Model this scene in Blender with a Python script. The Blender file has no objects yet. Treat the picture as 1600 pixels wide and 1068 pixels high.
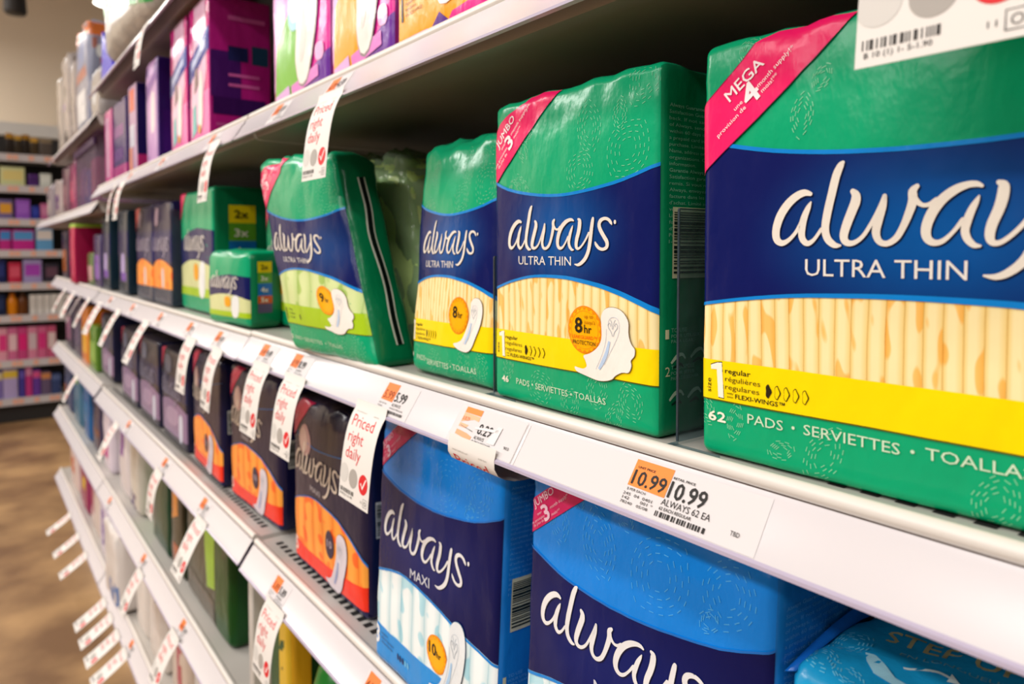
import bpy, math, random
from bisect import bisect_right
from mathutils import Vector, Matrix, noise
from mathutils.geometry import tessellate_polygon
R = math.radians
C = bpy.context.scene.collection
scene = bpy.context.scene

# ------------------------------------------------------------------ camera, world, lights, exposure
cam_data = bpy.data.cameras.new('camera')
cam = bpy.data.objects.new('camera', cam_data); C.objects.link(cam)
cam.location = (-0.32, 0.0, 1.25)
cam.rotation_euler = (R(88.0), 0, R(-37.2975))
cam_data.sensor_width = 36; cam_data.lens = 25.2945
cam_data.shift_y = -0.0648
cam_data.clip_start = 0.02; cam_data.clip_end = 60
cam_data.dof.use_dof = True
cam_data.dof.focus_distance = 0.455
cam_data.dof.aperture_fstop = 7.4
scene.camera = cam

world = bpy.data.worlds.new('store_ambient'); scene.world = world
world.use_nodes = True
bgn = world.node_tree.nodes['Background']
bgn.inputs[0].default_value = (1.0, 0.95, 0.90, 1); bgn.inputs[1].default_value = 0.22

def area_light(name, loc, size, power, col=(1.0, 0.965, 0.93), rot=(0, 0, 0)):
    l = bpy.data.lights.new(name, 'AREA'); l.shape = 'RECTANGLE'
    l.size, l.size_y = size; l.energy = power; l.color = col
    o = bpy.data.objects.new(name, l); o.location = loc; o.rotation_euler = rot
    C.objects.link(o); return o
# fluorescent ceiling fixtures over the aisle; the last three are unseen fill lights
area_light('ceiling_and_fill_light', (-1.15, -0.3, 3.3), (0.25, 2.4), 40)
area_light('ceiling_and_fill_light', (-1.15, 2.9, 3.3), (0.25, 2.4), 36)
area_light('ceiling_and_fill_light', (-1.25, 7.3, 3.4), (0.25, 2.2), 62)
area_light('ceiling_and_fill_light', (-3.0, 0.6, 3.3), (0.25, 4.0), 92, rot=(0, R(-25), 0))  # unseen row, tilted and strengthened to brighten the pack fronts
area_light('ceiling_and_fill_light', (-5.2, 0.6, 3.3), (0.25, 4.0), 75, rot=(0, R(-45), 0))  # unseen low-angle fill added to brighten the pack fronts
area_light('ceiling_and_fill_light', (-4.0, 6.6, 4.2), (0.25, 3.5), 400)  # unseen fill added to lift the far wall

scene.view_settings.view_transform = 'Standard'
scene.view_settings.look = 'None'
scene.view_settings.exposure = -0.2
scene.view_settings.gamma = 1.0
scene.view_settings.use_curve_mapping = False

# ------------------------------------------------------------------ materials
def lin(h):
    h = h.lstrip('#'); v = [int(h[i:i+2], 16) / 255 for i in (0, 2, 4)]
    return tuple(((c / 12.92) if c <= 0.04045 else ((c + 0.055) / 1.055) ** 2.4) for c in v) + (1,)
MATS = {}
def base_mat(name, col, rough=0.5, metal=0.0, spec=0.5):
    m = bpy.data.materials.new(name); m.use_nodes = True
    b = m.node_tree.nodes['Principled BSDF']
    b.inputs['Base Color'].default_value = lin(col) if isinstance(col, str) else col
    b.inputs['Roughness'].default_value = rough; b.inputs['Metallic'].default_value = metal
    b.inputs['Specular IOR Level'].default_value = spec
    MATS[name] = m
    return m, m.node_tree, b
def add_bump(nt, b, scale, strength, dist=0.001, detail=3, stretch=(1, 1, 1)):
    tc = nt.nodes.new('ShaderNodeTexCoord'); mp = nt.nodes.new('ShaderNodeMapping')
    mp.inputs['Scale'].default_value = stretch
    n = nt.nodes.new('ShaderNodeTexNoise'); n.inputs['Scale'].default_value = scale; n.inputs['Detail'].default_value = detail
    bp = nt.nodes.new('ShaderNodeBump'); bp.inputs['Strength'].default_value = strength; bp.inputs['Distance'].default_value = dist
    nt.links.new(tc.outputs['Object'], mp.inputs[0]); nt.links.new(mp.outputs[0], n.inputs['Vector'])
    nt.links.new(n.outputs['Fac'], bp.inputs['Height']); nt.links.new(bp.outputs[0], b.inputs['Normal'])
def film(col, rough=0.24, bump=True):
    """glossy printed plastic film of one ink colour"""
    name = 'film_' + col.lstrip('#')
    if name in MATS: return MATS[name]
    m, nt, b = base_mat(name, col, rough, 0, 0.30)
    if bump: add_bump(nt, b, 24, 0.8, 0.004, 5, (1, 1, 0.5))
    return m
def paper(col):
    name = 'paper_' + col.lstrip('#')
    if name in MATS: return MATS[name]
    return base_mat(name, col, 0.6, 0, 0.3)[0]
def pads_mat(name, period, light, mid, dark, blotch, offset=0.0):
    """a printed row of upright folded pads: soft columns with coloured motifs"""
    m, nt, b = base_mat(name, light, 0.35, 0, 0.3)
    N = nt.nodes.new; L = nt.links.new
    tc = N('ShaderNodeTexCoord'); sx = N('ShaderNodeSeparateXYZ'); L(tc.outputs['Object'], sx.inputs[0])
    d = N('ShaderNodeMath'); d.operation = 'MULTIPLY_ADD'; d.inputs[1].default_value = 1 / period; d.inputs[2].default_value = 50.0 + offset
    wob = N('ShaderNodeTexNoise'); wob.inputs['Scale'].default_value = 14
    wm = N('ShaderNodeMath'); wm.operation = 'MULTIPLY_ADD'; wm.inputs[1].default_value = 0.003; L(wob.outputs['Fac'], wm.inputs[0]); L(sx.outputs['X'], wm.inputs[2])
    L(tc.outputs['Object'], wob.inputs['Vector'])
    L(wm.outputs[0], d.inputs[0])
    fr = N('ShaderNodeMath'); fr.operation = 'FRACT'; L(d.outputs[0], fr.inputs[0])
    fl = N('ShaderNodeMath'); fl.operation = 'FLOOR'; L(d.outputs[0], fl.inputs[0])
    cr = N('ShaderNodeValToRGB'); e = cr.color_ramp.elements
    e[0].position = 0.0; e[0].color = lin(dark); e[1].position = 1.0; e[1].color = lin(mid)
    for p, c in ((0.07, mid), (0.3, light), (0.62, light)): k = e.new(p); k.color = lin(c)
    L(fr.outputs[0], cr.inputs[0])
    cb = N('ShaderNodeCombineXYZ'); fx = N('ShaderNodeMath'); fx.operation = 'MULTIPLY'; fx.inputs[1].default_value = 5.3; L(fl.outputs[0], fx.inputs[0])
    fa = N('ShaderNodeMath'); fa.operation = 'MULTIPLY_ADD'; fa.inputs[1].default_value = 0.7; L(fr.outputs[0], fa.inputs[0]); L(fx.outputs[0], fa.inputs[2]); L(fa.outputs[0], cb.inputs[0])
    zz = N('ShaderNodeMath'); zz.operation = 'MULTIPLY'; zz.inputs[1].default_value = 26; L(sx.outputs['Z'], zz.inputs[0])
    sk = N('ShaderNodeMath'); sk.operation = 'MULTIPLY_ADD'; sk.inputs[1].default_value = 0.12; L(fr.outputs[0], sk.inputs[0]); L(zz.outputs[0], sk.inputs[2])
    L(sk.outputs[0], cb.inputs[1])
    ns = N('ShaderNodeTexNoise'); ns.inputs['Scale'].default_value = 1.7; ns.inputs['Detail'].default_value = 0; L(cb.outputs[0], ns.inputs['Vector'])
    r2 = N('ShaderNodeValToRGB'); r2.color_ramp.elements[0].position = 0.6; r2.color_ramp.elements[1].position = 0.65; L(ns.outputs['Fac'], r2.inputs[0])
    mx = N('ShaderNodeMix'); mx.data_type = 'RGBA'; mx.blend_type = 'MULTIPLY'
    f2 = N('ShaderNodeMath'); f2.operation = 'MULTIPLY'; f2.inputs[1].default_value = 0.7; L(r2.outputs[0], f2.inputs[0])
    L(f2.outputs[0], mx.inputs['Factor']); L(cr.outputs[0], mx.inputs['A']); mx.inputs['B'].default_value = lin(blotch)
    L(mx.outputs['Result'], b.inputs['Base Color'])
    add_bump(nt, b, 26, 0.5, 0.004, 4, (1, 1, 0.45))
    return m
pads_mat('pads_yellow', 0.0079, '#f9e6ac', '#f0cf80', '#c48f36', '#ffc548')
pads_mat('pads_yellow_wide', 0.0081, '#f9e6ac', '#f0cf80', '#c48f36', '#ffc548', 0.3)
pads_mat('pads_fine', 0.0052, '#f9e6ac', '#f2d084', '#cf9a44', '#ffc548')
pads_mat('pads_pale_blue', 0.0235, '#f3fafa', '#cfe6ea', '#9cc6d2', '#9fdcec')
pads_mat('pads_orange', 0.031, '#ffa640', '#f98b2a', '#d9651a', '#ff7a1f')
pads_mat('pads_green', 0.034, '#d9e6a4', '#c3d98a', '#a6bf6c', '#b6d56a')

def white_paint():
    m, nt, b = base_mat('white_painted_steel', '#ddd7cf', 0.35); return m
white_paint()
base_mat('channel_white', '#d2ccce', 0.25)
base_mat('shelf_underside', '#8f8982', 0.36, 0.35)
base_mat('slot_black', '#120f0e', 0.7)
base_mat('groove_dark', '#5d4c44', 0.6)
base_mat('channel_lip', '#b9afc4', 0.15)
base_mat('pegboard_dark', '#2b2725', 0.7)
base_mat('upright_grey', '#c9c6c0', 0.4, 0.2)
base_mat('ceiling_paint', '#cdbfae', 0.9)
base_mat('wall_paint', '#e3d3bb', 0.9)
m, nt, b = base_mat('concrete_floor', '#8a6f52', 0.45)
def _floor():
    N = nt.nodes.new; L = nt.links.new
    tc = N('ShaderNodeTexCoord'); n = N('ShaderNodeTexNoise'); n.inputs['Scale'].default_value = 3.2; n.inputs['Detail'].default_value = 8
    r = N('ShaderNodeValToRGB'); r.color_ramp.elements[0].position = 0.35; r.color_ramp.elements[0].color = lin('#7a5a3c')
    r.color_ramp.elements[1].position = 0.68; r.color_ramp.elements[1].color = lin('#b89264')
    L(tc.outputs['Object'], n.inputs['Vector']); L(n.outputs['Fac'], r.inputs[0]); L(r.outputs[0], b.inputs['Base Color'])
_floor()
def clear_mat(name, tint, alpha_fac, rough=0.05):
    """thin clear plastic: mostly see-through with a sharp surface gloss"""
    m = bpy.data.materials.new(name); m.use_nodes = True; nt = m.node_tree; nt.nodes.clear()
    o = nt.nodes.new('ShaderNodeOutputMaterial'); mx = nt.nodes.new('ShaderNodeMixShader')
    t = nt.nodes.new('ShaderNodeBsdfTransparent'); t.inputs[0].default_value = lin(tint)
    p = nt.nodes.new('ShaderNodeBsdfPrincipled'); p.inputs['Base Color'].default_value = lin(tint); p.inputs['Roughness'].default_value = rough
    mx.inputs[0].default_value = alpha_fac
    nt.links.new(t.outputs[0], mx.inputs[1]); nt.links.new(p.outputs[0], mx.inputs[2]); nt.links.new(mx.outputs[0], o.inputs[0])
    add_bump(nt, p, 40, 0.9, 0.004, 3)
    MATS[name] = m
clear_mat('acrylic_clear', '#c9d6da', 0.05)
clear_mat('acrylic_edge', '#39454e', 0.75, 0.2)
clear_mat('clear_tote_plastic', '#d9c7d8', 0.2)
clear_mat('crinkled_film', '#cfe0c4', 0.32, 0.12)
m, nt, b = base_mat('lamp_glow', '#ffffff'); b.inputs['Emission Color'].default_value = (1, 0.95, 0.88, 1); b.inputs['Emission Strength'].default_value = 9

# ------------------------------------------------------------------ geometry helpers
class MB:
    """collects faces; build() links them as one mesh object"""
    def __init__(s): s.v = []; s.f = []; s.m = []; s.mats = []; s.key = {}
    def mi(s, mat):
        if mat not in s.mats: s.mats.append(mat)
        return s.mats.index(mat)
    def vert(s, p, layer=None):
        if layer is None: s.v.append(tuple(p)); return len(s.v) - 1
        k = (layer, round(p[0] * 2e5), round(p[1] * 2e5), round(p[2] * 2e5))
        if k not in s.key: s.v.append(tuple(p)); s.key[k] = len(s.v) - 1
        return s.key[k]
    def face(s, pts, mat, layer=None):
        i = [s.vert(p, layer) for p in pts]
        j = [a for n, a in enumerate(i) if a != i[n - 1]]
        if len(set(j)) < 3: return
        s.f.append(j); s.m.append(s.mi(mat))
    def box(s, a, b, mat, bev=0.0):
        x0, y0, z0 = a; x1, y1, z1 = b
        if bev <= 0:
            P = [(x, y, z) for x in (x0, x1) for y in (y0, y1) for z in (z0, z1)]
            for q in ((0, 1, 3, 2), (4, 6, 7, 5), (0, 4, 5, 1), (2, 3, 7, 6), (0, 2, 6, 4), (1, 5, 7, 3)): s.face([P[i] for i in q], mat)
            return
        n = 3; lay = ('b', len(s.v))
        def q(t, lo, hi): return [lo, lo + bev, hi - bev, hi][t]
        def rnd(p):
            c = Vector((min(max(p[0], x0 + bev), x1 - bev), min(max(p[1], y0 + bev), y1 - bev), min(max(p[2], z0 + bev), z1 - bev)))
            d = Vector(p) - c
            return c + d.normalized() * bev if d.length > 1e-9 else Vector(p)
        for ax in range(3):
            for sd in (0, 3):
                for i in range(3):
                    for j in range(3):
                        cs = []
                        for (a1, b1) in ((i, j), (i + 1, j), (i + 1, j + 1), (i, j + 1)):
                            t = [0, 0, 0]; t[ax] = sd; t[(ax + 1) % 3] = a1; t[(ax + 2) % 3] = b1
                            cs.append(rnd((q(t[0], x0, x1), q(t[1], y0, y1), q(t[2], z0, z1))))
                        s.face(cs if sd else cs[::-1], mat, lay)
    def extrude_y(s, prof, y0, y1, mat, closed=False, caps=True):
        n = len(prof)
        for i in range(n if closed else n - 1):
            a, b = prof[i], prof[(i + 1) % n]
            s.face([(a[0], y0, a[1]), (b[0], y0, b[1]), (b[0], y1, b[1]), (a[0], y1, a[1])], mat, 'ex')
        if closed and caps:
            for y in (y0, y1):
                tri = tessellate_polygon([[Vector((p[0], p[1], 0)) for p in prof]])
                for t in tri: s.face([(prof[k][0], y, prof[k][1]) for k in t], mat)
    def lathe(s, prof, mat, n=20, ctr=(0, 0)):
        for i in range(len(prof) - 1):
            (r0, z0), (r1, z1) = prof[i], prof[i + 1]
            for k in range(n):
                a, b = 2 * math.pi * k / n, 2 * math.pi * (k + 1) / n
                s.face([(ctr[0] + r0 * math.cos(a), ctr[1] + r0 * math.sin(a), z0), (ctr[0] + r0 * math.cos(b), ctr[1] + r0 * math.sin(b), z0),
                        (ctr[0] + r1 * math.cos(b), ctr[1] + r1 * math.sin(b), z1), (ctr[0] + r1 * math.cos(a), ctr[1] + r1 * math.sin(a), z1)], mat, 'la')
    def build(s, name, parent=None, smooth=True):
        me = bpy.data.meshes.new(name); me.from_pydata(s.v, [], s.f)
        for k in s.mats: me.materials.append(MATS[k] if isinstance(k, str) else k)
        me.polygons.foreach_set('material_index', s.m)
        me.polygons.foreach_set('use_smooth', [smooth] * len(s.f))
        me.update()
        o = bpy.data.objects.new(name, me); C.objects.link(o)
        if parent: o.parent = parent
        return o
def smooth_by_angle(o, ang=40):
    me = o.data
    for e in me.edges: pass
    me.set_sharp_from_angle(angle=R(ang))
def tag(o, label, cat, group=None):
    o['label'] = label; o['category'] = cat
    if group: o['group'] = group
    return o
def struct(o): o['kind'] = 'structure'; return o
def copy_thing(o, loc, rot=None, label=None):
    c = o.copy(); C.objects.link(c); c.location = loc
    if rot is not None: c.rotation_euler = rot
    if label: c['label'] = label
    for ch in list(o.children):
        k = ch.copy(); C.objects.link(k); k.parent = c
        for g in list(ch.children):
            h = g.copy(); C.objects.link(h); h.parent = k
    return c

class Surf:
    """a surface patch sampled on a grid; printed art is cut along the grid and laid on it"""
    def __init__(s, us, vs, fn, flip=False):
        s.us, s.vs, s.flip = us, vs, flip
        s.G = [[Vector(fn(u, v)) for v in vs] for u in us]
    def at(s, u, v, eps=0.0):
        i = min(max(bisect_right(s.us, u + 1e-9) - 1, 0), len(s.us) - 2); j = min(max(bisect_right(s.vs, v + 1e-9) - 1, 0), len(s.vs) - 2)
        a = (u - s.us[i]) / (s.us[i + 1] - s.us[i]); b = (v - s.vs[j]) / (s.vs[j + 1] - s.vs[j])
        A, B, D, E = s.G[i][j], s.G[i + 1][j], s.G[i][j + 1], s.G[i + 1][j + 1]
        p = A * (1 - a) * (1 - b) + B * a * (1 - b) + D * (1 - a) * b + E * a * b
        if eps:
            n = (B - A + E - D).cross(D - A + E - B); n.normalize()
            p = p + n * (-eps if s.flip else eps)
        return p
def split(poly, ax, c):
    lo, hi = [], []
    n = len(poly)
    for i in range(n):
        p, q = poly[i], poly[(i + 1) % n]; a, b = p[ax] - c, q[ax] - c
        if a <= 1e-9: lo.append(p)
        if a >= -1e-9: hi.append(p)
        if (a < -1e-9 and b > 1e-9) or (a > 1e-9 and b < -1e-9):
            t = a / (a - b); x = (p[0] + (q[0] - p[0]) * t, p[1] + (q[1] - p[1]) * t); lo.append(x); hi.append(x)
    return (lo if len(lo) > 2 else None), (hi if len(hi) > 2 else None)
def cut(polys, lines, ax):
    out = []
    for p in polys:
        mn = min(q[ax] for q in p); mx = max(q[ax] for q in p)
        k = bisect_right(lines, mn + 1e-7); rest = p
        while rest and k < len(lines) and lines[k] < mx - 1e-7:
            lo, rest = split(rest, ax, lines[k]); k += 1
            if lo: out.append(lo)
        if rest: out.append(rest)
    return out
def clip(polys, lo, hi, ax):
    out = []
    for p in polys:
        a = split(p, ax, lo)[1]
        if a:
            b = split(a, ax, hi)[0]
            if b: out.append(b)
    return out
_layer = [0]
def lay(mb, surf, polys, mat, eps):
    """lay 2-D convex polygons (metres) on a surface"""
    _layer[0] += 1; L = ('d', _layer[0])
    u0, u1, v0, v1 = surf.us[0], surf.us[-1], surf.vs[0], surf.vs[-1]
    polys = clip(clip(polys, u0 + 1e-5, u1 - 1e-5, 0), v0 + 1e-5, v1 - 1e-5, 1)
    for p in cut(cut(polys, surf.us, 0), surf.vs, 1):
        ar = sum(p[i - 1][0] * p[i][1] - p[i][0] * p[i - 1][1] for i in range(len(p)))
        if abs(ar) < 2e-11: continue
        if (ar < 0) != surf.flip: p = p[::-1]
        mb.face([surf.at(q[0], q[1], eps) for q in p], mat, L)
def tess(pts):
    tr = tessellate_polygon([[Vector((p[0], p[1], 0)) for p in pts]])
    return [[pts[i] for i in t] for t in tr]
_tc = {}
def text_polys(s, bold=0.0):
    k = (s, bold)
    if k not in _tc:
        c = bpy.data.curves.new('t', 'FONT'); c.body = s; c.resolution_u = 2; c.offset = bold
        o = bpy.data.objects.new('t', c); me = bpy.data.meshes.new_from_object(o)
        P = [[(me.vertices[i].co.x, me.vertices[i].co.y) for i in f.vertices] for f in me.polygons]
        bpy.data.objects.remove(o); bpy.data.curves.remove(c); bpy.data.meshes.remove(me)
        xs = [q[0] for p in P for q in p]; x0, x1 = min(xs), max(xs)
        _tc[k] = ([[((q[0] - x0) / (x1 - x0), q[1] / 0.7) for q in p] for p in P])
    return _tc[k]
def catmull(pts, n=5):
    out = []
    for i in range(len(pts) - 1):
        p0, p1, p2, p3 = pts[max(i - 1, 0)], pts[i], pts[i + 1], pts[min(i + 2, len(pts) - 1)]
        for k in range(n):
            t = k / n
            out.append(tuple(0.5 * (2 * b + (c - a) * t + (2 * a - 5 * b + 4 * c - d) * t * t + (3 * b - a - 3 * c + d) * t ** 3) for a, b, c, d in zip(p0, p1, p2, p3)))
    return out + [pts[-1]]

LOGO = [[(15.9, 21.7, 1.65), (13.3, 22.3, 2.72), (10.0, 21.2, 3.19), (6.2, 18.2, 3.53), (2.9, 13.7, 3.71), (1.0, 8.4, 3.57), (1.2, 4.0, 3.26), (3.7, 2.2, 2.47), (6.9, 3.6, 1.69), (10.1, 7.0, 1.52), (12.9, 11.8, 1.97)], [(16.1, 18.5, 0.6), (15.0, 16.3, 2.11), (13.3, 12.3, 2.87), (12.4, 8.0, 3.03), (12.6, 4.1, 2.73), (14.8, 2.0, 2.26), (17.6, 3.5, 1.5), (20.6, 7.6, 1.34)], [(28.9, 32.9, 1.46), (28.0, 31.7, 2.62), (26.4, 28.0, 3.22), (24.6, 20.7, 3.23), (22.9, 13.3, 3.25), (22.2, 7.6, 3.11), (23.3, 3.6, 2.95), (26.0, 1.3, 2.35), (28.2, 1.1, 1.02)], [(32.9, 21.6, 2.16), (34.0, 20.1, 3.3), (33.9, 17.6, 3.73), (32.6, 14.2, 3.6), (30.7, 9.2, 3.48), (29.6, 4.7, 3.2), (30.7, 2.3, 2.61), (33.5, 2.1, 1.87), (36.9, 4.5, 1.57), (39.9, 9.1, 1.56), (42.9, 14.6, 1.97), (44.6, 18.9, 1.82)], [(44.6, 19.2, 1.68), (44.1, 15.6, 2.53), (42.6, 10.7, 3.1), (41.7, 6.0, 2.96), (42.9, 2.6, 2.4), (45.7, 1.7, 2.1), (48.9, 3.6, 2.36), (51.2, 7.5, 2.48), (53.2, 12.7, 2.88), (54.4, 17.0, 3.14), (54.3, 20.3, 2.87), (55.7, 22.0, 1.77)], [(54.3, 18.7, 2.73), (55.7, 16.7, 2.05), (57.8, 15.2, 1.49), (60.1, 15.4, 1.62), (62.2, 16.8, 1.88)], [(75.9, 20.8, 1.17), (74.3, 21.5, 1.95), (71.6, 21.4, 2.36), (67.8, 19.9, 3.04), (63.8, 16.7, 3.34), (60.6, 12.0, 3.5), (59.0, 6.9, 3.38), (59.5, 3.5, 2.97), (61.6, 1.9, 2.29), (64.4, 2.5, 1.74), (67.5, 5.5, 1.33), (70.5, 9.7, 1.58)], [(75.2, 17.5, 0.52), (74.4, 15.7, 1.69), (73.0, 12.8, 2.48), (71.8, 9.2, 2.75), (71.2, 6.0, 2.63), (72.0, 3.1, 2.49), (74.0, 1.0, 1.96), (75.9, 0.7, 0.91)], [(80.8, 21.6, 1.66), (82.1, 20.4, 3.19), (81.9, 16.8, 3.44), (80.9, 12.7, 3.33), (79.2, 8.0, 3.21), (78.6, 4.3, 2.96), (79.3, 2.0, 2.32), (81.4, 1.7, 1.67), (84.3, 3.7, 1.53), (87.7, 7.4, 1.51), (90.8, 12.0, 1.75)], [(94.7, 21.7, 2.1), (94.3, 20.1, 2.72), (93.4, 15.5, 2.97), (92.6, 10.4, 3.1), (91.7, 4.8, 3.11), (90.3, -0.4, 3.0), (87.8, -4.8, 2.9), (84.0, -8.1, 2.54), (80.6, -9.5, 1.93), (77.3, -9.2, 0.78)], [(111.2, 17.1, 0.71), (110.5, 18.4, 2.01), (108.4, 20.5, 2.14), (105.0, 21.3, 2.16), (101.6, 20.1, 2.67), (100.2, 17.3, 2.92), (101.4, 13.8, 3.03), (104.4, 9.7, 3.01), (107.1, 5.9, 2.87), (106.9, 2.6, 2.51), (103.7, 1.1, 2.05), (100.0, 1.9, 2.2), (97.6, 4.1, 2.21), (96.7, 5.6, 1.35)], [(114.0, 19.1, 2.11), (114.0, 18.4, 2.11)]]

class Art:
    """draws print in millimetres on one surface of a pack; parts become child meshes"""
    def __init__(s, surf, body): s.surf = surf; s.body = body; s.cur = body; s.parts = {}; s.e = 0.00025; s.T = lambda u, v: (u, v)
    def part(s, name=None):
        s.cur = s.body if name is None else s.parts.setdefault(name, MB())
    def _lay(s, polys, mat, z): lay(s.cur, s.surf, [[tuple(c / 1000 for c in s.T(*q)) for q in p] for p in polys], mat, s.e * z)
    def poly(s, pts, mat, z=1): s._lay(tess(pts), mat, z)
    def rect(s, x0, y0, x1, y1, mat, z=1): s._lay([[(x0, y0), (x1, y0), (x1, y1), (x0, y1)]], mat, z)
    def disc(s, x, y, rx, mat, z=1, ry=None, n=28, ang=0):
        ry = ry or rx; ca, sa = math.cos(ang), math.sin(ang)
        pt = [(rx * math.cos(2 * math.pi * k / n), ry * math.sin(2 * math.pi * k / n)) for k in range(n)]
        s._lay([[(x + a * ca - b * sa, y + a * sa + b * ca) for a, b in pt]], mat, z)
    def ring(s, x, y, rx, w, mat, z=1, ry=None, n=28):
        ry = ry or rx
        P = lambda k, d: (x + (rx + d) * math.cos(2 * math.pi * k / n), y + (ry + d) * math.sin(2 * math.pi * k / n))
        s._lay([[P(k, 0), P(k, w), P(k + 1, w), P(k + 1, 0)] for k in range(n)], mat, z)
    def line(s, pts, w, mat, z=1, wide=None, smooth=0):
        """stroke through points; w is a width, or points carry their own as a third number"""
        if smooth: pts = catmull(pts, smooth)
        Lp, Rp = [], []
        for i, p in enumerate(pts):
            a, b = pts[max(i - 1, 0)], pts[min(i + 1, len(pts) - 1)]
            dx, dy = b[0] - a[0], b[1] - a[1]; l = math.hypot(dx, dy) or 1
            h = (p[2] if len(p) > 2 else w) / 2
            Lp.append((p[0] - dy / l * h, p[1] + dx / l * h)); Rp.append((p[0] + dy / l * h, p[1] - dx / l * h))
        s._lay([[Lp[i], Rp[i], Rp[i + 1], Lp[i + 1]] for i in range(len(pts) - 1)], mat, z)
    def band(s, top, bot, mat, z=1):
        """area between two left-to-right curves"""
        s.poly(list(bot) + list(top)[::-1], mat, z)
    def text(s, t, x, y, w, h, mat, z=2, ang=0.0, bold=0.0, shear=0.0):
        ca, sa = math.cos(R(ang)), math.sin(R(ang))
        def f(q):
            a, b = q[0] * w + shear * q[1] * h, q[1] * h
            return (x + a * ca - b * sa, y + a * sa + b * ca)
        P = [[f(q) for q in p] for p in text_polys(t)]
        if bold <= 0: return s._lay(P, mat, z)
        d = bold * h * 1.6
        for k, (ex, ey) in enumerate(((-d, 0), (d, 0), (0, d), (0, -d))): s._lay([[(q[0] + ex, q[1] + ey) for q in p] for p in P], mat, z + 0.02 * k)
    def logo(s, x, y, k, mat, z=2, ky=None, shadow=None, skew=0.0):
        """the flowing script lettering across the front, drawn stroke by stroke"""
        ky = ky or k
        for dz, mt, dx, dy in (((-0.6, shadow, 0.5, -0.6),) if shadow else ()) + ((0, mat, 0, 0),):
            for st in LOGO:
                P = [(x + dx + a * k, y + dy + b * ky + a * k * skew, w * (k + ky) / 2) for a, b, w in st]
                s.line(P, 1, mt, z + dz, smooth=4)
                for q in (P[0], P[-1]): s.disc(q[0], q[1], q[2] / 2, mt, z + dz, n=10)
    def leaf(s, x, y, w, h, ang, mat, z=1, rings=4, dash=2.6, gap=2.0, lw=0.42):
        """a leaf outlined by rows of short dashes"""
        ca, sa = math.cos(R(ang)), math.sin(R(ang))
        for r in range(rings):
            k = 1 - r * (0.8 / rings)
            pts = []
            for i in range(49):
                t = i / 48 * 2 * math.pi
                a = w / 2 * k * math.sin(t) * abs(math.sin(t)) ** 0.7; b = -h / 2 * k * math.cos(t)
                pts.append((x + a * ca - b * sa, y + a * sa + b * ca))
            acc = 0; polys = []
            for i in range(48):
                acc += math.hypot(pts[i + 1][0] - pts[i][0], pts[i + 1][1] - pts[i][1])
                if acc > dash + gap:
                    acc = 0
                    mx, my = (pts[i][0] + pts[i + 1][0]) / 2, (pts[i][1] + pts[i + 1][1]) / 2
                    dx, dy = pts[i + 1][0] - pts[i][0], pts[i + 1][1] - pts[i][1]; l = math.hypot(dx, dy) or 1
                    dx, dy = dx / l, dy / l
                    polys.append([(mx + dx * q * dash / 2 - dy * e * lw / 2, my + dy * q * dash / 2 + dx * e * lw / 2) for q, e in ((-1, -1), (1, -1), (1, 1), (-1, 1))])
            s._lay(polys, mat, z)
    def barcode(s, x, y, w, h, mat, z=2, seed=1, horizontal=False):
        r = random.Random(seed); t = 0; L = h if horizontal else w
        while t < L:
            b = r.choice((0.02, 0.02, 0.035, 0.05)) * L; g = r.choice((0.02, 0.02, 0.04)) * L
            b = min(b, L - t)
            if horizontal: s.rect(x, y + t, x + w, y + t + b, mat, z)
            else: s.rect(x + t, y, x + t + b, y + h, mat, z)
            t += b + g
    def finish(s, owner, names=None):
        made = {}
        for k, mb in sorted(s.parts.items(), key=lambda kv: kv[0].count('/')):      # 'part' or 'part/sub_part'
            if mb.f: made[k] = mb.build(k.split('/')[-1], made.get(k.split('/')[0], owner) if '/' in k else owner)

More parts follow.
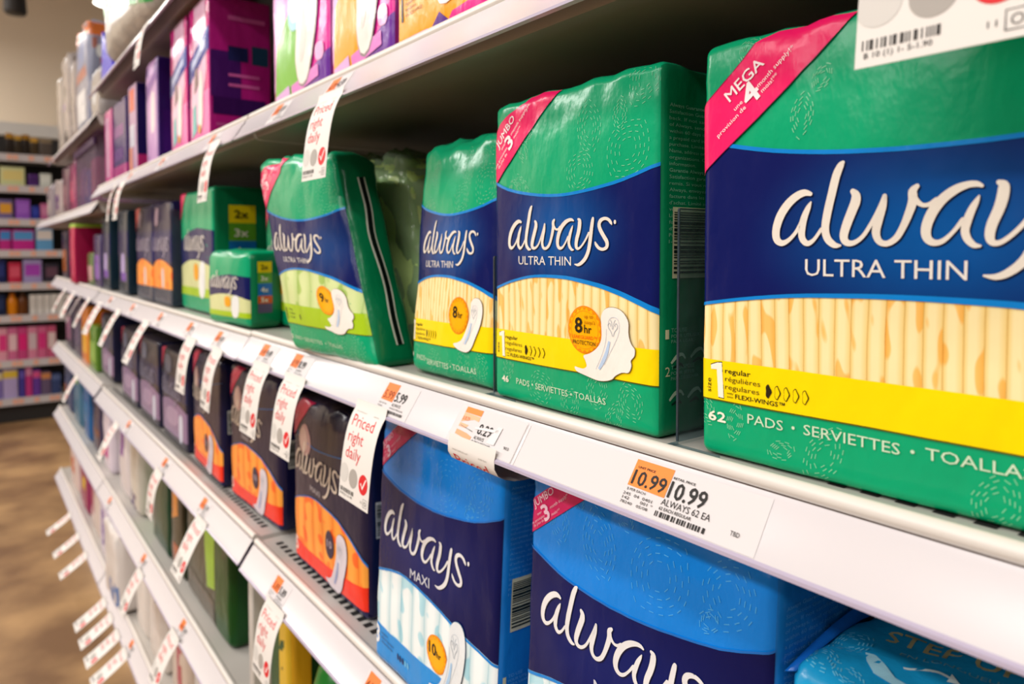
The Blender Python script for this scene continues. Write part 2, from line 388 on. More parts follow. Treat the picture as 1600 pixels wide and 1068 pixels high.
def lines(L, r, step):
    e = [0, 0.12 * r, 0.35 * r, 0.65 * r, r]
    n = max(int((L - 2 * r) / step), 1)
    return e + [r + (L - 2 * r) * k / n for k in range(1, n)] + [L - q for q in e[::-1]]
def make_body(W, D, H, r=0.007, bulge=0.004, wr=0.0008, seed=0, step=0.009, col='#0b9a68', side=None, back=None, deform=None, top_wr=4.0, top=None):
    """rounded, slightly puffed and wrinkled pack; returns (mesh collector, {'front','right','top'} surfaces)"""
    us, ds, vs = lines(W, r, step), lines(D, r, step * 1.6), lines(H, r, step)
    sd = Vector((seed * 7.31, seed * 3.7, seed * 1.9))
    def S(q):
        c = Vector((min(max(q[0], -W / 2 + r), W / 2 - r), min(max(q[1], r), D - r), min(max(q[2], r), H - r)))
        d = (Vector(q) - c); d = d.normalized() if d.length > 1e-9 else Vector((0, 0, 1))
        p = c + d * r
        hx = 1 - (2 * p.x / W) ** 2; hz = max(0.0, 1 - (2 * p.z / H - 1) ** 4); hy = max(0.0, 1 - (2 * p.y / D - 1) ** 2)
        front = max(0.0, -d.y)
        p.y -= bulge * max(0, hx) * hz * front
        p.x += math.copysign(bulge * 0.5 * hz * hy * abs(d.x), d.x)
        p.z += bulge * 0.7 * max(0, hx) * hy * max(0.0, d.z)
        if wr:
            w = wr * (noise.noise(p * 26 + sd) + 0.6 * noise.noise(Vector((p.x * 95, p.y * 95, p.z * 30)) + sd))
            t = max(0.0, (p.z / H - 0.84) / 0.16)
            w += wr * top_wr * t * noise.noise(Vector((p.x * 55, p.y * 55, p.z * 80)) - sd)
            if p.z < 0.001: w = 0
            p += d * w
        if p.z < 0.0: p.z = 0.0
        if deform: p = deform(p)
        return p
    F = {'front': Surf(us, vs, lambda u, v: S((u - W / 2, 0, v))),
         'right': Surf(ds, vs, lambda d, v: S((W / 2, d, v))),
         'top': Surf(us, ds, lambda u, d: S((u - W / 2, d, H))),
         'left': Surf(ds, vs, lambda d, v: S((-W / 2, d, v)), True),
         'back': Surf(us, vs, lambda u, v: S((u - W / 2, D, v)), True),
         'bottom': Surf(us, ds, lambda u, d: S((u - W / 2, d, 0)), True)}
    mb = MB()
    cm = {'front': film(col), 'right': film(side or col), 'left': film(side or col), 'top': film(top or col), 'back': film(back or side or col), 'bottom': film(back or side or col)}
    for k, sf in F.items():
        g = sf.G
        for i in range(len(sf.us) - 1):
            for j in range(len(sf.vs) - 1):
                q = [g[i][j], g[i + 1][j], g[i + 1][j + 1], g[i][j + 1]]
                mb.face(q[::-1] if sf.flip else q, cm[k], 'body')
    return mb, F
def place(o, x, yl, z, W, yaw=0.0, lean=0.0, roll=0.0):
    """stand a pack with its front left bottom corner at (x, yl), its right end nearer the lens; lean tips its top back"""
    a = R(-90 + yaw)
    if lean:
        k = math.tan(R(lean))
        for q in [o] + list(o.children_recursive):
            for v in q.data.vertices: v.co.y += k * v.co.z
    o.location = (x + math.cos(a) * W / 2, yl + math.sin(a) * W / 2, z)
    o.rotation_euler = (0, R(roll), a)
    return o

# ------------------------------------------------------------------ the store shell
def slab(name, a, b, mat):
    m = MB(); m.box(a, b, mat); return struct(m.build(name, smooth=False))
slab('floor', (-9, -3, -0.1), (4, 9.2, 0.0), 'concrete_floor')
slab('wall_back', (-9, 9.0, 0.0), (4, 9.2, 5.2), 'wall_paint')
slab('ceiling', (-9, -3, 5.2), (4, 9.2, 5.3), 'ceiling_paint')

# ------------------------------------------------------------------ shelving
BAYS = [(-0.55, 1.03), (1.036, 2.45), (2.456, 3.75), (3.756, 4.5)]
Z = {'top': 1.735, 'upper': 1.442, 'middle': 1.1368, 'lower': 0.8385, 'bottle': 0.5643, 'bottom': 0.2836}
DEPTH = 0.42
STRIP0, STRIP1 = (-0.0012, -0.0105), (-0.0185, -0.0365)     # top and foot of the tilted price channel
def shelf(y0, y1, z, label, slots=None, depth=DEPTH, name='gondola_shelf', x0=0.0, group='white gondola shelves of the long aisle run'):
    m = MB()
    prof = [(depth, -0.004), (0.012, -0.004)] + [(0.0055 + 0.0052 * math.cos(a), -0.0045 + 0.0045 * math.sin(a)) for a in [math.pi / 2 + math.pi * k / 8 for k in range(1, 8)]]
    prof = [(depth, -0.0045), (0.0125, -0.0045), (0.0105, -0.003), (0.008, -0.0008), (0.0055, 0.0), (0.003, -0.0008), (0.0012, -0.003), (0.001, -0.006), (0.003, -0.0085)]
    m.extrude_y(prof, y0, y1, 'white_painted_steel')
    m.extrude_y([(0.003, -0.0085), (0.004, -0.011)], y0, y1, 'groove_dark')
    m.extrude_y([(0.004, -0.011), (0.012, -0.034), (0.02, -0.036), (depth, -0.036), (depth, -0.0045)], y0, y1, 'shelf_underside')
    for y in (y0, y1):
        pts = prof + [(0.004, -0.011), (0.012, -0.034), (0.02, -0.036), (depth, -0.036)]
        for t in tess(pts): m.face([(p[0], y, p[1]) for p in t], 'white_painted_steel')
    if slots:
        y = slots[0]
        while y < slots[1]:
            m.face([(0.024, y, -0.0042), (0.034, y, -0.0042), (0.034, y + 0.009, -0.0042), (0.024, y + 0.009, -0.0042)], 'slot_black'); y += slots[2]
    o = m.build(name); o.location = (x0, 0, z); smooth_by_angle(o, 50)
    c = MB()
    c.extrude_y([(0.004, -0.0095), (0.0005, -0.0085), STRIP0, STRIP1], y0, y1, 'channel_white')
    c.extrude_y([STRIP1, (-0.0205, -0.0375), (-0.0205, -0.0395), (-0.0175, -0.0405), (-0.014, -0.0385), (0.006, -0.0125)], y0, y1, 'channel_lip')
    ch = c.build('price_channel', o); smooth_by_angle(ch, 35)
    return tag(o, label, 'shelf', group)
NAMES = {'top': 'top', 'upper': 'upper', 'middle': 'middle', 'lower': 'lower', 'bottle': 'second lowest', 'bottom': 'lowest'}
HOLDS = ['nearest the lens', 'next along past the first joint', 'third bay along', 'farthest bay along']
shelf_text = {
 ('top', 0): 'white shelf high at the top of the nearest bay above the pink packs', ('top', 1): 'high white shelf carrying the white bundle and blue wedge',
 ('upper', 0): 'white shelf over the green packs holding the pink and orange packs', ('upper', 1): 'white shelf holding the purple and magenta cartons',
 ('middle', 0): 'white shelf with orange price labels carrying the large green packs', ('middle', 1): 'white shelf past the joint carrying the orange and small green packs',
 ('lower', 0): 'white slotted shelf carrying the blue and navy maxi packs', ('lower', 1): 'white shelf past the joint carrying the rows of orange night packs',
 ('bottle', 0): 'white shelf with green bottles under the orange night packs', ('bottle', 1): 'white shelf past the joint with the dark green bags',
 ('bottom', 0): 'lowest white shelf deck at the near end of the aisle', ('bottom', 1): 'lowest white shelf deck holding the white bags'}
zoff = {('middle', 1): -0.002, ('lower', 1): 0.004, ('upper', 2): -0.042, ('top', 2): -0.075, ('upper', 3): -0.042, ('top', 3): -0.075, ('lower', 2): 0.012, ('lower', 3): 0.012}
for lv, z in Z.items():
    for b, (y0, y1) in enumerate(BAYS):
        if b == 3 and lv != 'upper': continue
        t = shelf_text.get((lv, b), 'white %s shelf of the %s' % (NAMES[lv], HOLDS[b]))
        sl = None
        if lv == 'middle' and b == 0: sl = (-0.1, 0.19, 0.0165)
        if lv == 'lower': sl = (y0 + 0.03, y1 - 0.03, 0.0165) if b < 2 else None
        shelf(y0, y1, z + zoff.get((lv, b), 0), t, sl)
for b, (y0, y1) in enumerate(BAYS):
    m = MB(); m.box((DEPTH + 0.002, y0, 0), (DEPTH + 0.02, y1, 2.25), 'pegboard_dark')
    tag(m.build('gondola_back_panel', smooth=False), ['dark back panel behind the green and blue packs', 'dark back panel behind the purple cartons and orange packs', 'dark back panel of the third bay along', 'dark back panel of the farthest bay'][b], 'back panel', 'gondola back panels')
    if b == 3: continue
    m = MB(); m.box((0.05, y0, 0.0), (0.065, y1, 0.243), 'upright_grey')
    tag(m.build('kick_plate', smooth=False), ['grey kick plate under the nearest bay', 'grey kick plate under the second bay', 'grey kick plate under the third bay', 'grey kick plate under the farthest bay'][b], 'kick plate', 'gondola kick plates')

# ------------------------------------------------------------------ printed pack fronts
GREEN, NAVY, SKY, PINK, YEL = '#02a470', '#0a1458', '#0a82d4', '#f01a66', '#ffdc00'
CREAM, INK, DASH = '#e9e0d3', '#2b2413', '#7fd0a4'
def navy_mat(name, cx, cz, rx, rz, a='#03529c', b=NAVY):
    """deep navy ink printed lighter blue behind lettering, some reflected light coloured in"""
    m, nt, bs = base_mat(name, b, 0.26, 0, 0.2)
    N = nt.nodes.new; L = nt.links.new
    tc = N('ShaderNodeTexCoord'); mp = N('ShaderNodeMapping'); mp.vector_type = 'POINT'
    mp.inputs['Location'].default_value = (-cx / rx, 0, -cz / rz); mp.inputs['Scale'].default_value = (1 / rx, 0, 1 / rz)
    ln = N('ShaderNodeVectorMath'); ln.operation = 'LENGTH'
    r = N('ShaderNodeValToRGB'); r.color_ramp.elements[0].color = lin(a); r.color_ramp.elements[1].color = lin(b); r.color_ramp.interpolation = 'EASE'
    L(tc.outputs['Object'], mp.inputs[0]); L(mp.outputs[0], ln.inputs[0]); L(ln.outputs['Value'], r.inputs[0]); L(r.outputs[0], bs.inputs['Base Color'])
    add_bump(nt, bs, 26, 0.5, 0.004, 4, (1, 1, 0.45))
    return name
TOPC = [(-2, 171.5), (21.6, 163.0), (49.9, 157.8), (75, 155.3), (95, 155.2), (119.1, 157.5), (143.6, 161.5), (174, 169.5)]
BOTC = [(-2, 86.5), (18, 92.2), (36.1, 96.2), (52, 98.6), (67.7, 99.4), (84, 99.2), (96.6, 98.4), (123.1, 94.6), (147.5, 88.4), (174, 79.4)]
PAD = [(126.3, 73.8), (129.3, 78.4), (135.3, 80.2), (142.0, 79.2), (146.8, 76.0), (149.7, 71.4), (149.7, 65.1), (150.7, 60.4), (152.6, 57.1), (154.9, 54.6), (154.5, 50.4), (151.7, 47.3), (152.2, 43.9), (149.9, 39.4), (144.3, 38.7), (138.5, 35.8), (135.6, 33.2), (128.6, 31.1), (120.5, 30.7), (109.9, 32.6), (102.3, 34.5), (100.7, 37.3), (104.5, 37.1), (108.8, 36.9), (112.0, 38.8), (111.0, 42.4), (109.3, 45.9), (115.2, 48.0), (122.4, 52.5), (126.4, 58.7), (126.4, 68.1)]
SLIM = [(131, 76), (136, 80), (143, 80), (148, 76), (150, 69), (149, 61), (146, 53), (142, 46), (138, 39), (133, 34), (126, 31.5), (117, 32), (109, 34), (104, 37.5), (111, 39), (118, 42), (123, 48), (127, 55), (130, 63), (130.5, 70)]
def grow(pts, d):
    cx = sum(p[0] for p in pts) / len(pts); cy = sum(p[1] for p in pts) / len(pts)
    return [(p[0] + (p[0] - cx) / (math.hypot(p[0] - cx, p[1] - cy) + 1e-6) * d, p[1] + (p[1] - cy) / (math.hypot(p[0] - cx, p[1] - cy) + 1e-6) * d) for p in pts]
def smooth_closed(pts, n=3):
    q = catmull([pts[-1]] + pts + [pts[0], pts[1]], n)
    return q[n:n + n * len(pts)]
def pad_print(a, pts, wing=True, white='#f6efe6', strip='#b9cfea', edge='#9c8462'):
    a.part('pad_picture')
    P = smooth_closed(pts)
    a.poly(grow(P, 0.35), film(edge), 5); a.poly(P, film(white), 6)
    a.line([(132.5, 68, 0.35), (134, 72.5, .35), (138, 74, .35), (141.5, 72, .35), (142.2, 66, .35), (139.6, 59, .35), (134, 50, .35), (129, 42, .35)], 1, film('#cdd3da'), 7, smooth=4)
    a.line([(131.2, 66, 0.35), (130.5, 58, .35), (127, 48.5, .35), (121, 38, .35)], 1, film('#cdd3da'), 7, smooth=4)
    a.line([(133.8, 58, 1.8), (131.2, 50, 2.8), (127.5, 43.5, 2.8), (124, 38.5, 1.8)], 1, film(strip), 7, smooth=4)
    g = film('#8fa0ae')
    for sg, cx in ((-1, 136.9), (1, 136.9)):        # curled flourishes printed on the core
        a.line([(cx + sg * 0.4, 61.5, .3), (cx + sg * 1.6, 64.5, .35), (cx + sg * 3.4, 66.5, .35), (cx + sg * 4.0, 68.6, .3), (cx + sg * 2.8, 70, .3), (cx + sg * 1.7, 69, .3), (cx + sg * 2.1, 67.8, .25)], 1, g, 7, smooth=4)
        a.line([(cx + sg * 0.3, 66, .25), (cx + sg * 1.0, 70.5, .3), (cx + sg * 2.2, 72.3, .25)], 1, g, 7, smooth=4)
def badge(a, x, y, r, num, unit='hr', small=True):
    a.part('hour_badge')
    a.disc(x, y, r, film('#f58a10'), 3, n=40); a.disc(x, y, r * 0.94, film('#ffb400'), 3.5, n=40)
    n = 20
    for k in range(n):
        t = 2 * math.pi * k / n
        pt = lambda q, d: (x + r * q * math.cos(t + d), y + r * q * math.sin(t + d))
        a.poly([pt(0.93, -0.13), pt(0.93, 0.13), pt(0.83, 0)], film('#f58a10'), 4)
    a.ring(x, y, r * 0.78, 0.3, film('#f58a10'), 4, n=40)
    a.part('hour_badge/badge_lettering')
    a.text(num, x - r * 0.54 - (r * .18 if len(num) > 1 else 0), y - r * 0.12, r * (0.42 if len(num) == 1 else 0.72), r * 0.62, film(INK), 5, bold=0.02)
    a.text(unit, x - r * 0.0 + (r * .06 if len(num) > 1 else 0), y - r * 0.12, r * 0.42, r * 0.34, film(INK), 5, bold=0.01)
    if small:
        a.text('up to', x + 0.02 * r, y + r * 0.5, r * 0.5, r * 0.16, film('#b06a00'), 5)
        a.text('jusqu\u2019\u00e0', x + 0.02 * r, y + r * 0.26, r * 0.62, r * 0.16, film('#b06a00'), 5)
        a.text('LEAKGUARD\u2122', x - r * 0.72, y - r * 0.38, r * 1.44, r * 0.15, film('#e8590c'), 5)
        a.text('PROTECTION', x - r * 0.68, y - r * 0.62, r * 1.32, r * 0.17, film(INK), 5)
def size_block(a, k=1.0, num='1', white='#fbf3df', dx=0, dy=0, words=('regular', 'r\u00e9guli\u00e8res', 'regulares'), foot='FLEXI-WINGS\u2122', band_h=22.5):
    a.part('size_band/size_lettering')
    one = [(8.2, 52.2), (12.6, 53.9), (15.6, 54.2), (16.9, 34.2), (13.2, 34.4), (12.2, 50), (8.4, 49.8)]
    one = [(p[0] + dx, p[1] + dy) for p in one]
    if num == '1':
        a.poly(grow(one, 0.55), film(INK), 2); a.poly(one, film(white), 3)
    else:
        a.text(num, 8 + dx, 35 + dy, 9, 18, film(white), 3, bold=0.03)
    a.text('size', 8.2 + dx, 36.5 + dy, 8.0, 2.9, film(INK), 3, ang=90)
    for i, w in enumerate(words):
        a.text(w, 17.8 + dx, 48.6 - 4.5 * i + dy, (16.4, 22.4, 21.8)[i], 2.9, film(INK if i == 0 else '#5d4a12'), 3, bold=0.008 if i == 0 else 0)
    a.text('with/', 19 + dx, 36.9 + dy, 4.4, 1.3, film(INK), 3); a.text('avec', 19.1 + dx, 35.0 + dy, 4.2, 1.3, film(INK), 3)
    a.text(foot, 24.6 + dx, 35.2 + dy, 30, 2.5, film(INK), 3, bold=0.012)
    for i in range(5):
        x = 45 + 5.2 * i + dx; y = 42.4 + dy
        dr = [(x + (1.7 + 0.45 * math.cos(3 * t)) * math.cos(t), y + (3.3 - 0.5 * math.cos(2 * t)) * math.sin(t)) for t in [2 * math.pi * q / 20 for q in range(20)]]
        a.poly(dr, film(INK), 3)
        if i: a.poly([(x + (p[0] - x) * 0.74, y + (p[1] - y) * 0.86) for p in dr], film(YEL), 4)
def ribbon(a, word, num, over, k=1.0, col=PINK, txt='#fbeef0'):
    """diagonal corner banner; drawn along its own slanted line"""
    a.part('corner_banner')
    a.poly([(-3, 163.5), (14.1, 178.0), (35.8, 195.2), (56.1, 212.7), (70.8, 223.6), (95.2, 245), (60, 245), (42.3, 228.0), (22.2, 222.5), (9.4, 216.6), (-3, 204)], film(col), 3)
    a.line([(-3, 163.5), (14.1, 178.0), (35.8, 195.2), (56.1, 212.7), (70.8, 223.6)], 0.4, film('#8d1046'), 3.5)
    A = 41.5
    a.part('corner_banner/banner_lettering')
    a.text(word, 8.5, 197.0, 29.5, 5.8, film(txt), 5, ang=44, bold=0.012)
    a.text(over[0], 13.4, 195.4, 7.2, 2.4, film(txt), 5, ang=A)
    a.text(num, 23.2, 194.3, 7.5, 10.5, film(txt), 5, ang=A, bold=0.03)
    a.text('month supply!*', 26.0, 205.3, 29, 2.6, film(txt), 5, ang=A)
    a.text('mois!**', 29.8, 202.4, 11, 2.4, film(txt), 5, ang=A)
    a.text(over[1], 4.2, 181.4, 22, 2.4, film(txt), 5, ang=A)
    if len(over) > 2: a.text(over[2], 9.0, 181.2, 15.5, 2.3, film(txt), 5, ang=A)
BLURB = ['Always Guarantee: 1-800-', 'Satisfaction Guaranteed or your', 'back. If not satisfied, mail', 'of Always, send original', 'within 60 days of purchase for', 'a prepaid card in the amount', 'purchase. Limited to one per', 'Name, address or household or', 'organizations. Call 1-800- for', 'information.',
         'Garantie Always : 1-800-290-', 'Satisfaction garantie ou argent', 'remis. Si vous n\u2019\u00eates pas satisfaite', 'Always, envoyez l\u2019original', 'facture dans les 60 jours suivant', 'd\u2019achat. Limit\u00e9 au pr\u00e9pay\u00e9', 'votre achat sous forme de carte', 'Limite d\u2019un remboursement par', 'foyer ou adresse. Les demandes', 'd\u2019organisations ne seront pas', 'Pour en savoir plus, composez', '1-800-290-3746.']
def side_print(a, D, H, txt='#7fb59a', light='#e8e2cf', z0=None, detail=True, bar=(0.43, 0.62)):
    mm = D * 1000; h = H * 1000
    a.part(None)
    if detail:
        for i, t in enumerate(BLURB):
            a.text(t, 7, h * 0.885 - i * 4.0, min(mm - 9, 2.05 * len(t)), 2.2, film(txt), 1, bold=0.015 if i in (0, 10) else 0.0)
    a.part('barcode_panel')
    a.rect(10, h * bar[0], mm - 6, h * bar[1], film('#cfc9a6' if detail else '#cfcfc6'), 2)
    a.barcode(11, h * bar[0] + 3, mm - 20, h * (bar[1] - bar[0]) - 6, film('#1b2420'), 3, seed=5, horizontal=True)
    a.part(None)
    if detail:
        a.text('1', 5, h * 0.268, 3, 6, film('#d8d2a8'), 1); a.text('TO USE', 10, h * 0.285, 14, 2.6, film(txt), 1); a.text('POUR UTILISER', 10, h * 0.27, 26, 2.2, film(txt), 1); a.text('PARA USAR', 10, h * 0.256, 20, 2.2, film(txt), 1)
        a.text('2', 5, h * 0.168, 4, 6, film('#d8d2a8'), 1); a.text('TO DISPOSE', 10, h * 0.185, 22, 2.6, film(txt), 1); a.text('POUR JETER', 10, h * 0.17, 22, 2.2, film(txt), 1); a.text('PARA DESECHAR', 10, h * 0.156, 26, 2.2, film(txt), 1)
        # the little hands-and-pad drawings beside each step
        for hx, hy in ((16, 0.215), (34, 0.225), (15, 0.115), (32, 0.115)):
            c = h * hy
            a.line([(hx - 6, c - 3, 1.6), (hx - 1, c + 1, 2.6), (hx + 4, c + 2, 2.0), (hx + 7, c - 1, 1.2)], 1, film('#cfe0c2'), 1, smooth=3)
            a.line([(hx - 4, c - 6, 1.2), (hx + 2, c - 4, 2.0), (hx + 5, c - 6, 1.0)], 1, film('#0a3a2a'), 1.5, smooth=3)
        a.ring(mm - 6, h * 0.105, 7, 0.8, film('#cfe0c2'), 1)
def green_front(a, W, H, navy, pads, num, word=None, sup=None, over=(), sx=1.0, sy=1.0, logo=(23.2, 117, 1.0), ultra=(36.1, 106.8, 60.4, 6.4), bx=None, pad=PAD, badge_at=(110, 63.4, 16.4), btext=None, brand_line='ULTRA THIN', lime=None, hours='8', leaves=True, top=None, bot=None, size=True, small=True, padx=0):
    top = top or TOPC; bot = bot or BOTC
    a.T = lambda u, v: (u * sx, v * sy)
    xr = W * 1000 / sx + 3
    band2 = lime or YEL
    a.part('navy_band')
    a.poly([(-3, 55)] + [(p[0], p[1]) for p in bot] + [(xr, 55)], pads, 1)
    a.poly(list(bot) + list(top)[::-1], navy, 2)
    a.line([(p[0], p[1] + 1.2, 2.2) for p in top], 1, film(SKY), 3, smooth=3)
    a.line([(p[0], p[1] - 0.6, 1.8 + 2.4 * max(0, (p[0] - 40) / xr)) for p in bot], 1, film(SKY), 3, smooth=3)
    a.part('size_band')
    a.poly([(-3, 32.4), (50, 32.7), (99, 33.3), (xr, 33.2), (xr, 56), (61, 55.6), (-3, 55.2)], film(band2), 2)
    a.line([(-3, 32.4), (50, 32.7), (99, 33.3), (xr, 33.2)], 0.7, film('#5d5a12'), 2.5)
    a.part('brand_lettering')
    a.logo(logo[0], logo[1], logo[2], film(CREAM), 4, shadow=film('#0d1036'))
    a.text(brand_line, ultra[0], ultra[1], ultra[2], ultra[3], film('#e9e4dc'), 4)
    a.part(None)
    if leaves:
        lf = film(DASH)
        for (x, y, w, h, g) in ((112, 200, 22, 40, 8), (140, 205, 12, 22, -5), (104, 171, 26, 30, -25), (147, 182, 34, 42, -40), (160, 224, 36, 26, 60), (40, 193, 11, 22, 10), (46, 205, 14, 10, 60), (28, 166, 12, 12, 20), (40, 165, 26, 11, -50),
                                (20, 26, 26, 14, 70), (60, 16, 30, 26, 15), (92, 10, 18, 24, -30), (120, 24, 28, 20, 80), (150, 20, 20, 26, 20), (134, 6, 30, 14, 60)):
            a.leaf(x, y, w, h, g, lf, 1)
    u = btext or (11.5, 14.2, 8.6, 4.6, 30.4, 14.6, 16.5, 54.6, 14.2, 36, 97.8, 14.6, 30)
    t = film('#cfe6c8')
    a.text(num, u[0], u[1], u[2], u[3], film('#f6f1dc'), 2, bold=0.025)
    a.text('PADS', u[4], u[5], u[6], u[3], t, 2); a.disc((u[4] + u[6] + u[7]) / 2, u[5] + u[3] / 2, 0.9, t, 2, n=10)
    a.text('SERVIETTES', u[7], u[8], u[9], u[3], t, 2); a.disc((u[7] + u[9] + u[10]) / 2, u[8] + u[3] / 2, 0.9, t, 2, n=10)
    a.text('TOALLAS', u[10], u[11], u[12], u[3], t, 2)
    if size: size_block(a)
    if badge_at:
        badge(a, badge_at[0], badge_at[1], badge_at[2], hours, small=small)
        T0 = a.T; a.T = lambda q, v: T0(q + padx, v); pad_print(a, pad); a.T = T0
    if word: ribbon(a, word, sup, over)
    a.part(None)

# --- the 62-count pack, largest on the shelf
W, D, H = 0.250, 0.11, 0.2335
navy_mat('navy_of_large_pack', 0.0, 0.125, 0.10, 0.06)
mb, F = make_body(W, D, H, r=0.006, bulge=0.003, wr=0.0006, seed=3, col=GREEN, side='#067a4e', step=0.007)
a = Art(F['front'], mb)
topM = [(-3, 180.5), (17.7, 174.4), (46.2, 168.4), (74.9, 164.6), (95.5, 163.1), (118.7, 162.2), (158.2, 162.9), (200, 168), (255, 178)]
botM = [(-3, 86.5), (27.1, 91.2), (57.3, 94.5), (84.1, 95.8), (108.0, 96.4), (136.1, 96.2), (165, 95.0), (200, 91), (255, 82)]
green_front(a, W, H, 'navy_of_large_pack', 'pads_yellow_wide', '62', None, None, logo=(47.6, 118.3, 1.26), ultra=(65.3, 104.6, 73.4, 8.5), top=topM, bot=botM, badge_at=(196, 60, 20), padx=92,
            btext=(6.6, 20.4, 11.4, 5.4, 32.2, 22.8, 21.2, 64.9, 23.2, 47.2, 123.1, 23.8, 41), leaves=False)
lf = film(DASH)
for (x, y, w, h, g) in ((62, 186, 12, 24, -8), (72, 203, 14, 10, 60), (30, 226, 16, 12, 50), (172, 183, 26, 40, 10), (210, 195, 30, 44, -20), (3, 26, 14, 20, 30), (24, 22, 22, 10, 80), (75, 14, 36, 18, 60), (52, 12, 16, 10, 20), (150, 10, 30, 18, 70)):
    a.leaf(x, y, w, h, g, lf, 1)
a.T = lambda u, v: (u, v)
a.part('corner_banner')
a.poly([(-3, 158), (17.7, 173.6), (37.2, 188.0), (55.2, 202.3), (77.2, 221.5), (95, 240), (60, 240), (42.9, 231.5), (34.1, 228.3), (19.9, 214.5), (-3, 196)], film(PINK), 4)
a.line([(-3, 158), (17.7, 173.6), (37.2, 188.0), (55.2, 202.3), (77.2, 221.5)], 0.4, film('#8d1046'), 4.5); a.line([(-3, 196), (19.9, 214.5), (34.1, 228.3)], 0.4, film('#8d1046'), 4.5)
tx = film('#fbeef0'); a.part('corner_banner/banner_lettering')
a.text('MEGA', 19.3, 199.0, 27, 6.4, tx, 6, ang=38.5, bold=0.012)
a.text('une', 23.0, 193.6, 6.2, 2.3, tx, 6, ang=38); a.text('4', 32.0, 194.4, 9.0, 11.5, tx, 6, ang=38, bold=0.03)
a.text('month supply!*', 37.2, 203.9, 26, 2.6, tx, 6, ang=39); a.text('mois!**', 39.6, 200.6, 12, 2.5, tx, 6, ang=39); a.text('provision de', 12.4, 180.2, 22.5, 2.4, tx, 6, ang=38.5)
a.part(None)
t = mb.build('pad_pack'); a.finish(t)
place(t, 0.0195, 0.265, 1.1327, W, yaw=2.0)
PADG = 'green packs on the middle shelf'
tag(t, 'largest green pad pack, 62 count, with pink MEGA corner banner', 'pad pack', PADG)

# --- the 46-count pack
W, D, H = 0.1725, 0.12, 0.2325
navy_mat('navy_of_jumbo_pack', -0.005, 0.130, 0.075, 0.055)
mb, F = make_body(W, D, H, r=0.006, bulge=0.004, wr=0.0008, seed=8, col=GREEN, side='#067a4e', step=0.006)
a = Art(F['front'], mb)
green_front(a, W, H, 'navy_of_jumbo_pack', 'pads_yellow', '46', 'JUMBO', '3', ('over', 'une provision', 'de plus de'))
b = Art(F['right'], mb); side_print(b, D, H)
t = mb.build('pad_pack'); a.finish(t); b.finish(t)
place(t, 0.019, 0.468, 1.1327, W)
tag(t, 'green 46 count pad pack with pink JUMBO banner and yellow pads band', 'pad pack', PADG)

# --- the 44-count slim pack
W, D, H = 0.139, 0.11, 0.218
navy_mat('navy_of_slim_pack', 0.0, 0.125, 0.06, 0.05)
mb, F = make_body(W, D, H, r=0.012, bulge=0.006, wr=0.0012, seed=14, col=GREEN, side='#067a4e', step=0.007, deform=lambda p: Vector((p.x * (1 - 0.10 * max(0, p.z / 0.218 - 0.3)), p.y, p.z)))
a = Art(F['front'], mb)
green_front(a, W, H, 'navy_of_slim_pack', 'pads_fine', '44', sx=0.806, sy=0.955, pad=SLIM, small=False, badge_at=(110, 63.4, 17), logo=(26, 119, 0.98),
            btext=(6, 17, 8.6, 5.2, 22, 15, 18, 44, 12.5, 48, 100, 13, 42))
b = Art(F['right'], mb); side_print(b, D, H, detail=False)
t = mb.build('pad_pack'); a.finish(t); b.finish(t)
place(t, 0.022, 0.615, 1.1327, W, lean=4.0, yaw=1)
tag(t, 'slim green 44 count pad pack with rounded shiny top and slim pad picture', 'pad pack', PADG)

# --- the sagging zip-sided pack and the clear bag behind it
def sag(p): return Vector((p.x * (1 + 0.3 * p.z) - 0.46 * p.z + 0.2 * p.z * p.z, p.y, p.z * (1 - 0.02 * math.sin(p.x * 14))))
W, D, H = 0.195, 0.05, 0.226
navy_mat('navy_of_sagging_pack', 0.0, 0.12, 0.07, 0.05, '#17407f')
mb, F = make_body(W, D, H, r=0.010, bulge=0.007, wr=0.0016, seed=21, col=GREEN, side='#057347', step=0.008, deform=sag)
a = Art(F['front'], mb)

def sagging_front(a):
    green_front(a, W, H, 'navy_of_sagging_pack', 'pads_green', '42', word='JUMBO', sup='3', over=('over', 'une provision', 'de plus de'), sx=1.13, sy=0.97, lime='#a9cc1c', hours='9', small=False, badge_at=(112, 66, 16), logo=(14, 118, 1.0), ultra=(34, 106, 60, 6), size=False,
                btext=(6, 15, 7, 4.2, 18, 14.6, 16, 40, 14.4, 40, 92, 14.6, 28))
    a.part('size_band/size_lettering'); a.text('1', 10, 37, 3, 14, film('#5c7410'), 3)
    for i in range(3): a.text(('long', 'longues', 'largas')[i], 18, 48 - 4.4 * i, (9, 15, 13)[i], 2.6, film('#3f4f10'), 3)
    a.disc(46, 42, 1.8, film('#3f4f10'), 3, ry=3.4)
sagging_front(a)
b = Art(F['right'], mb); b.part('zip_strip')
zp = [(25, 200), (27, 170), (24, 140), (27, 110), (30, 80), (28, 50), (30, 22)]
b.line([(p[0], p[1], 9.5) for p in zp], 1, film('#d6d6c6'), 2, smooth=4); b.line([(p[0], p[1], 5.6) for p in zp], 1, film('#0d1512'), 3, smooth=4)
b.part(None)
t = mb.build('pad_pack'); a.finish(t); b.finish(t)
place(t, -0.012, 0.835, 1.1327, W, yaw=4.3)
tag(t, 'slumped green pad pack with black zip strip down its side, leaning over', 'pad pack', PADG)
mb, F = make_body(0.20, 0.12, 0.225, r=0.02, bulge=0.008, wr=0.0035, seed=33, col='#c4dc8c', side='#b8d47c', step=0.009, deform=sag)
a = Art(F['right'], mb)
a.rect(0, 150, 120, 185, film('#c3d68c'), 1); a.rect(0, 60, 120, 110, film('#3c8a5c'), 1)
t = mb.build('pad_pack')
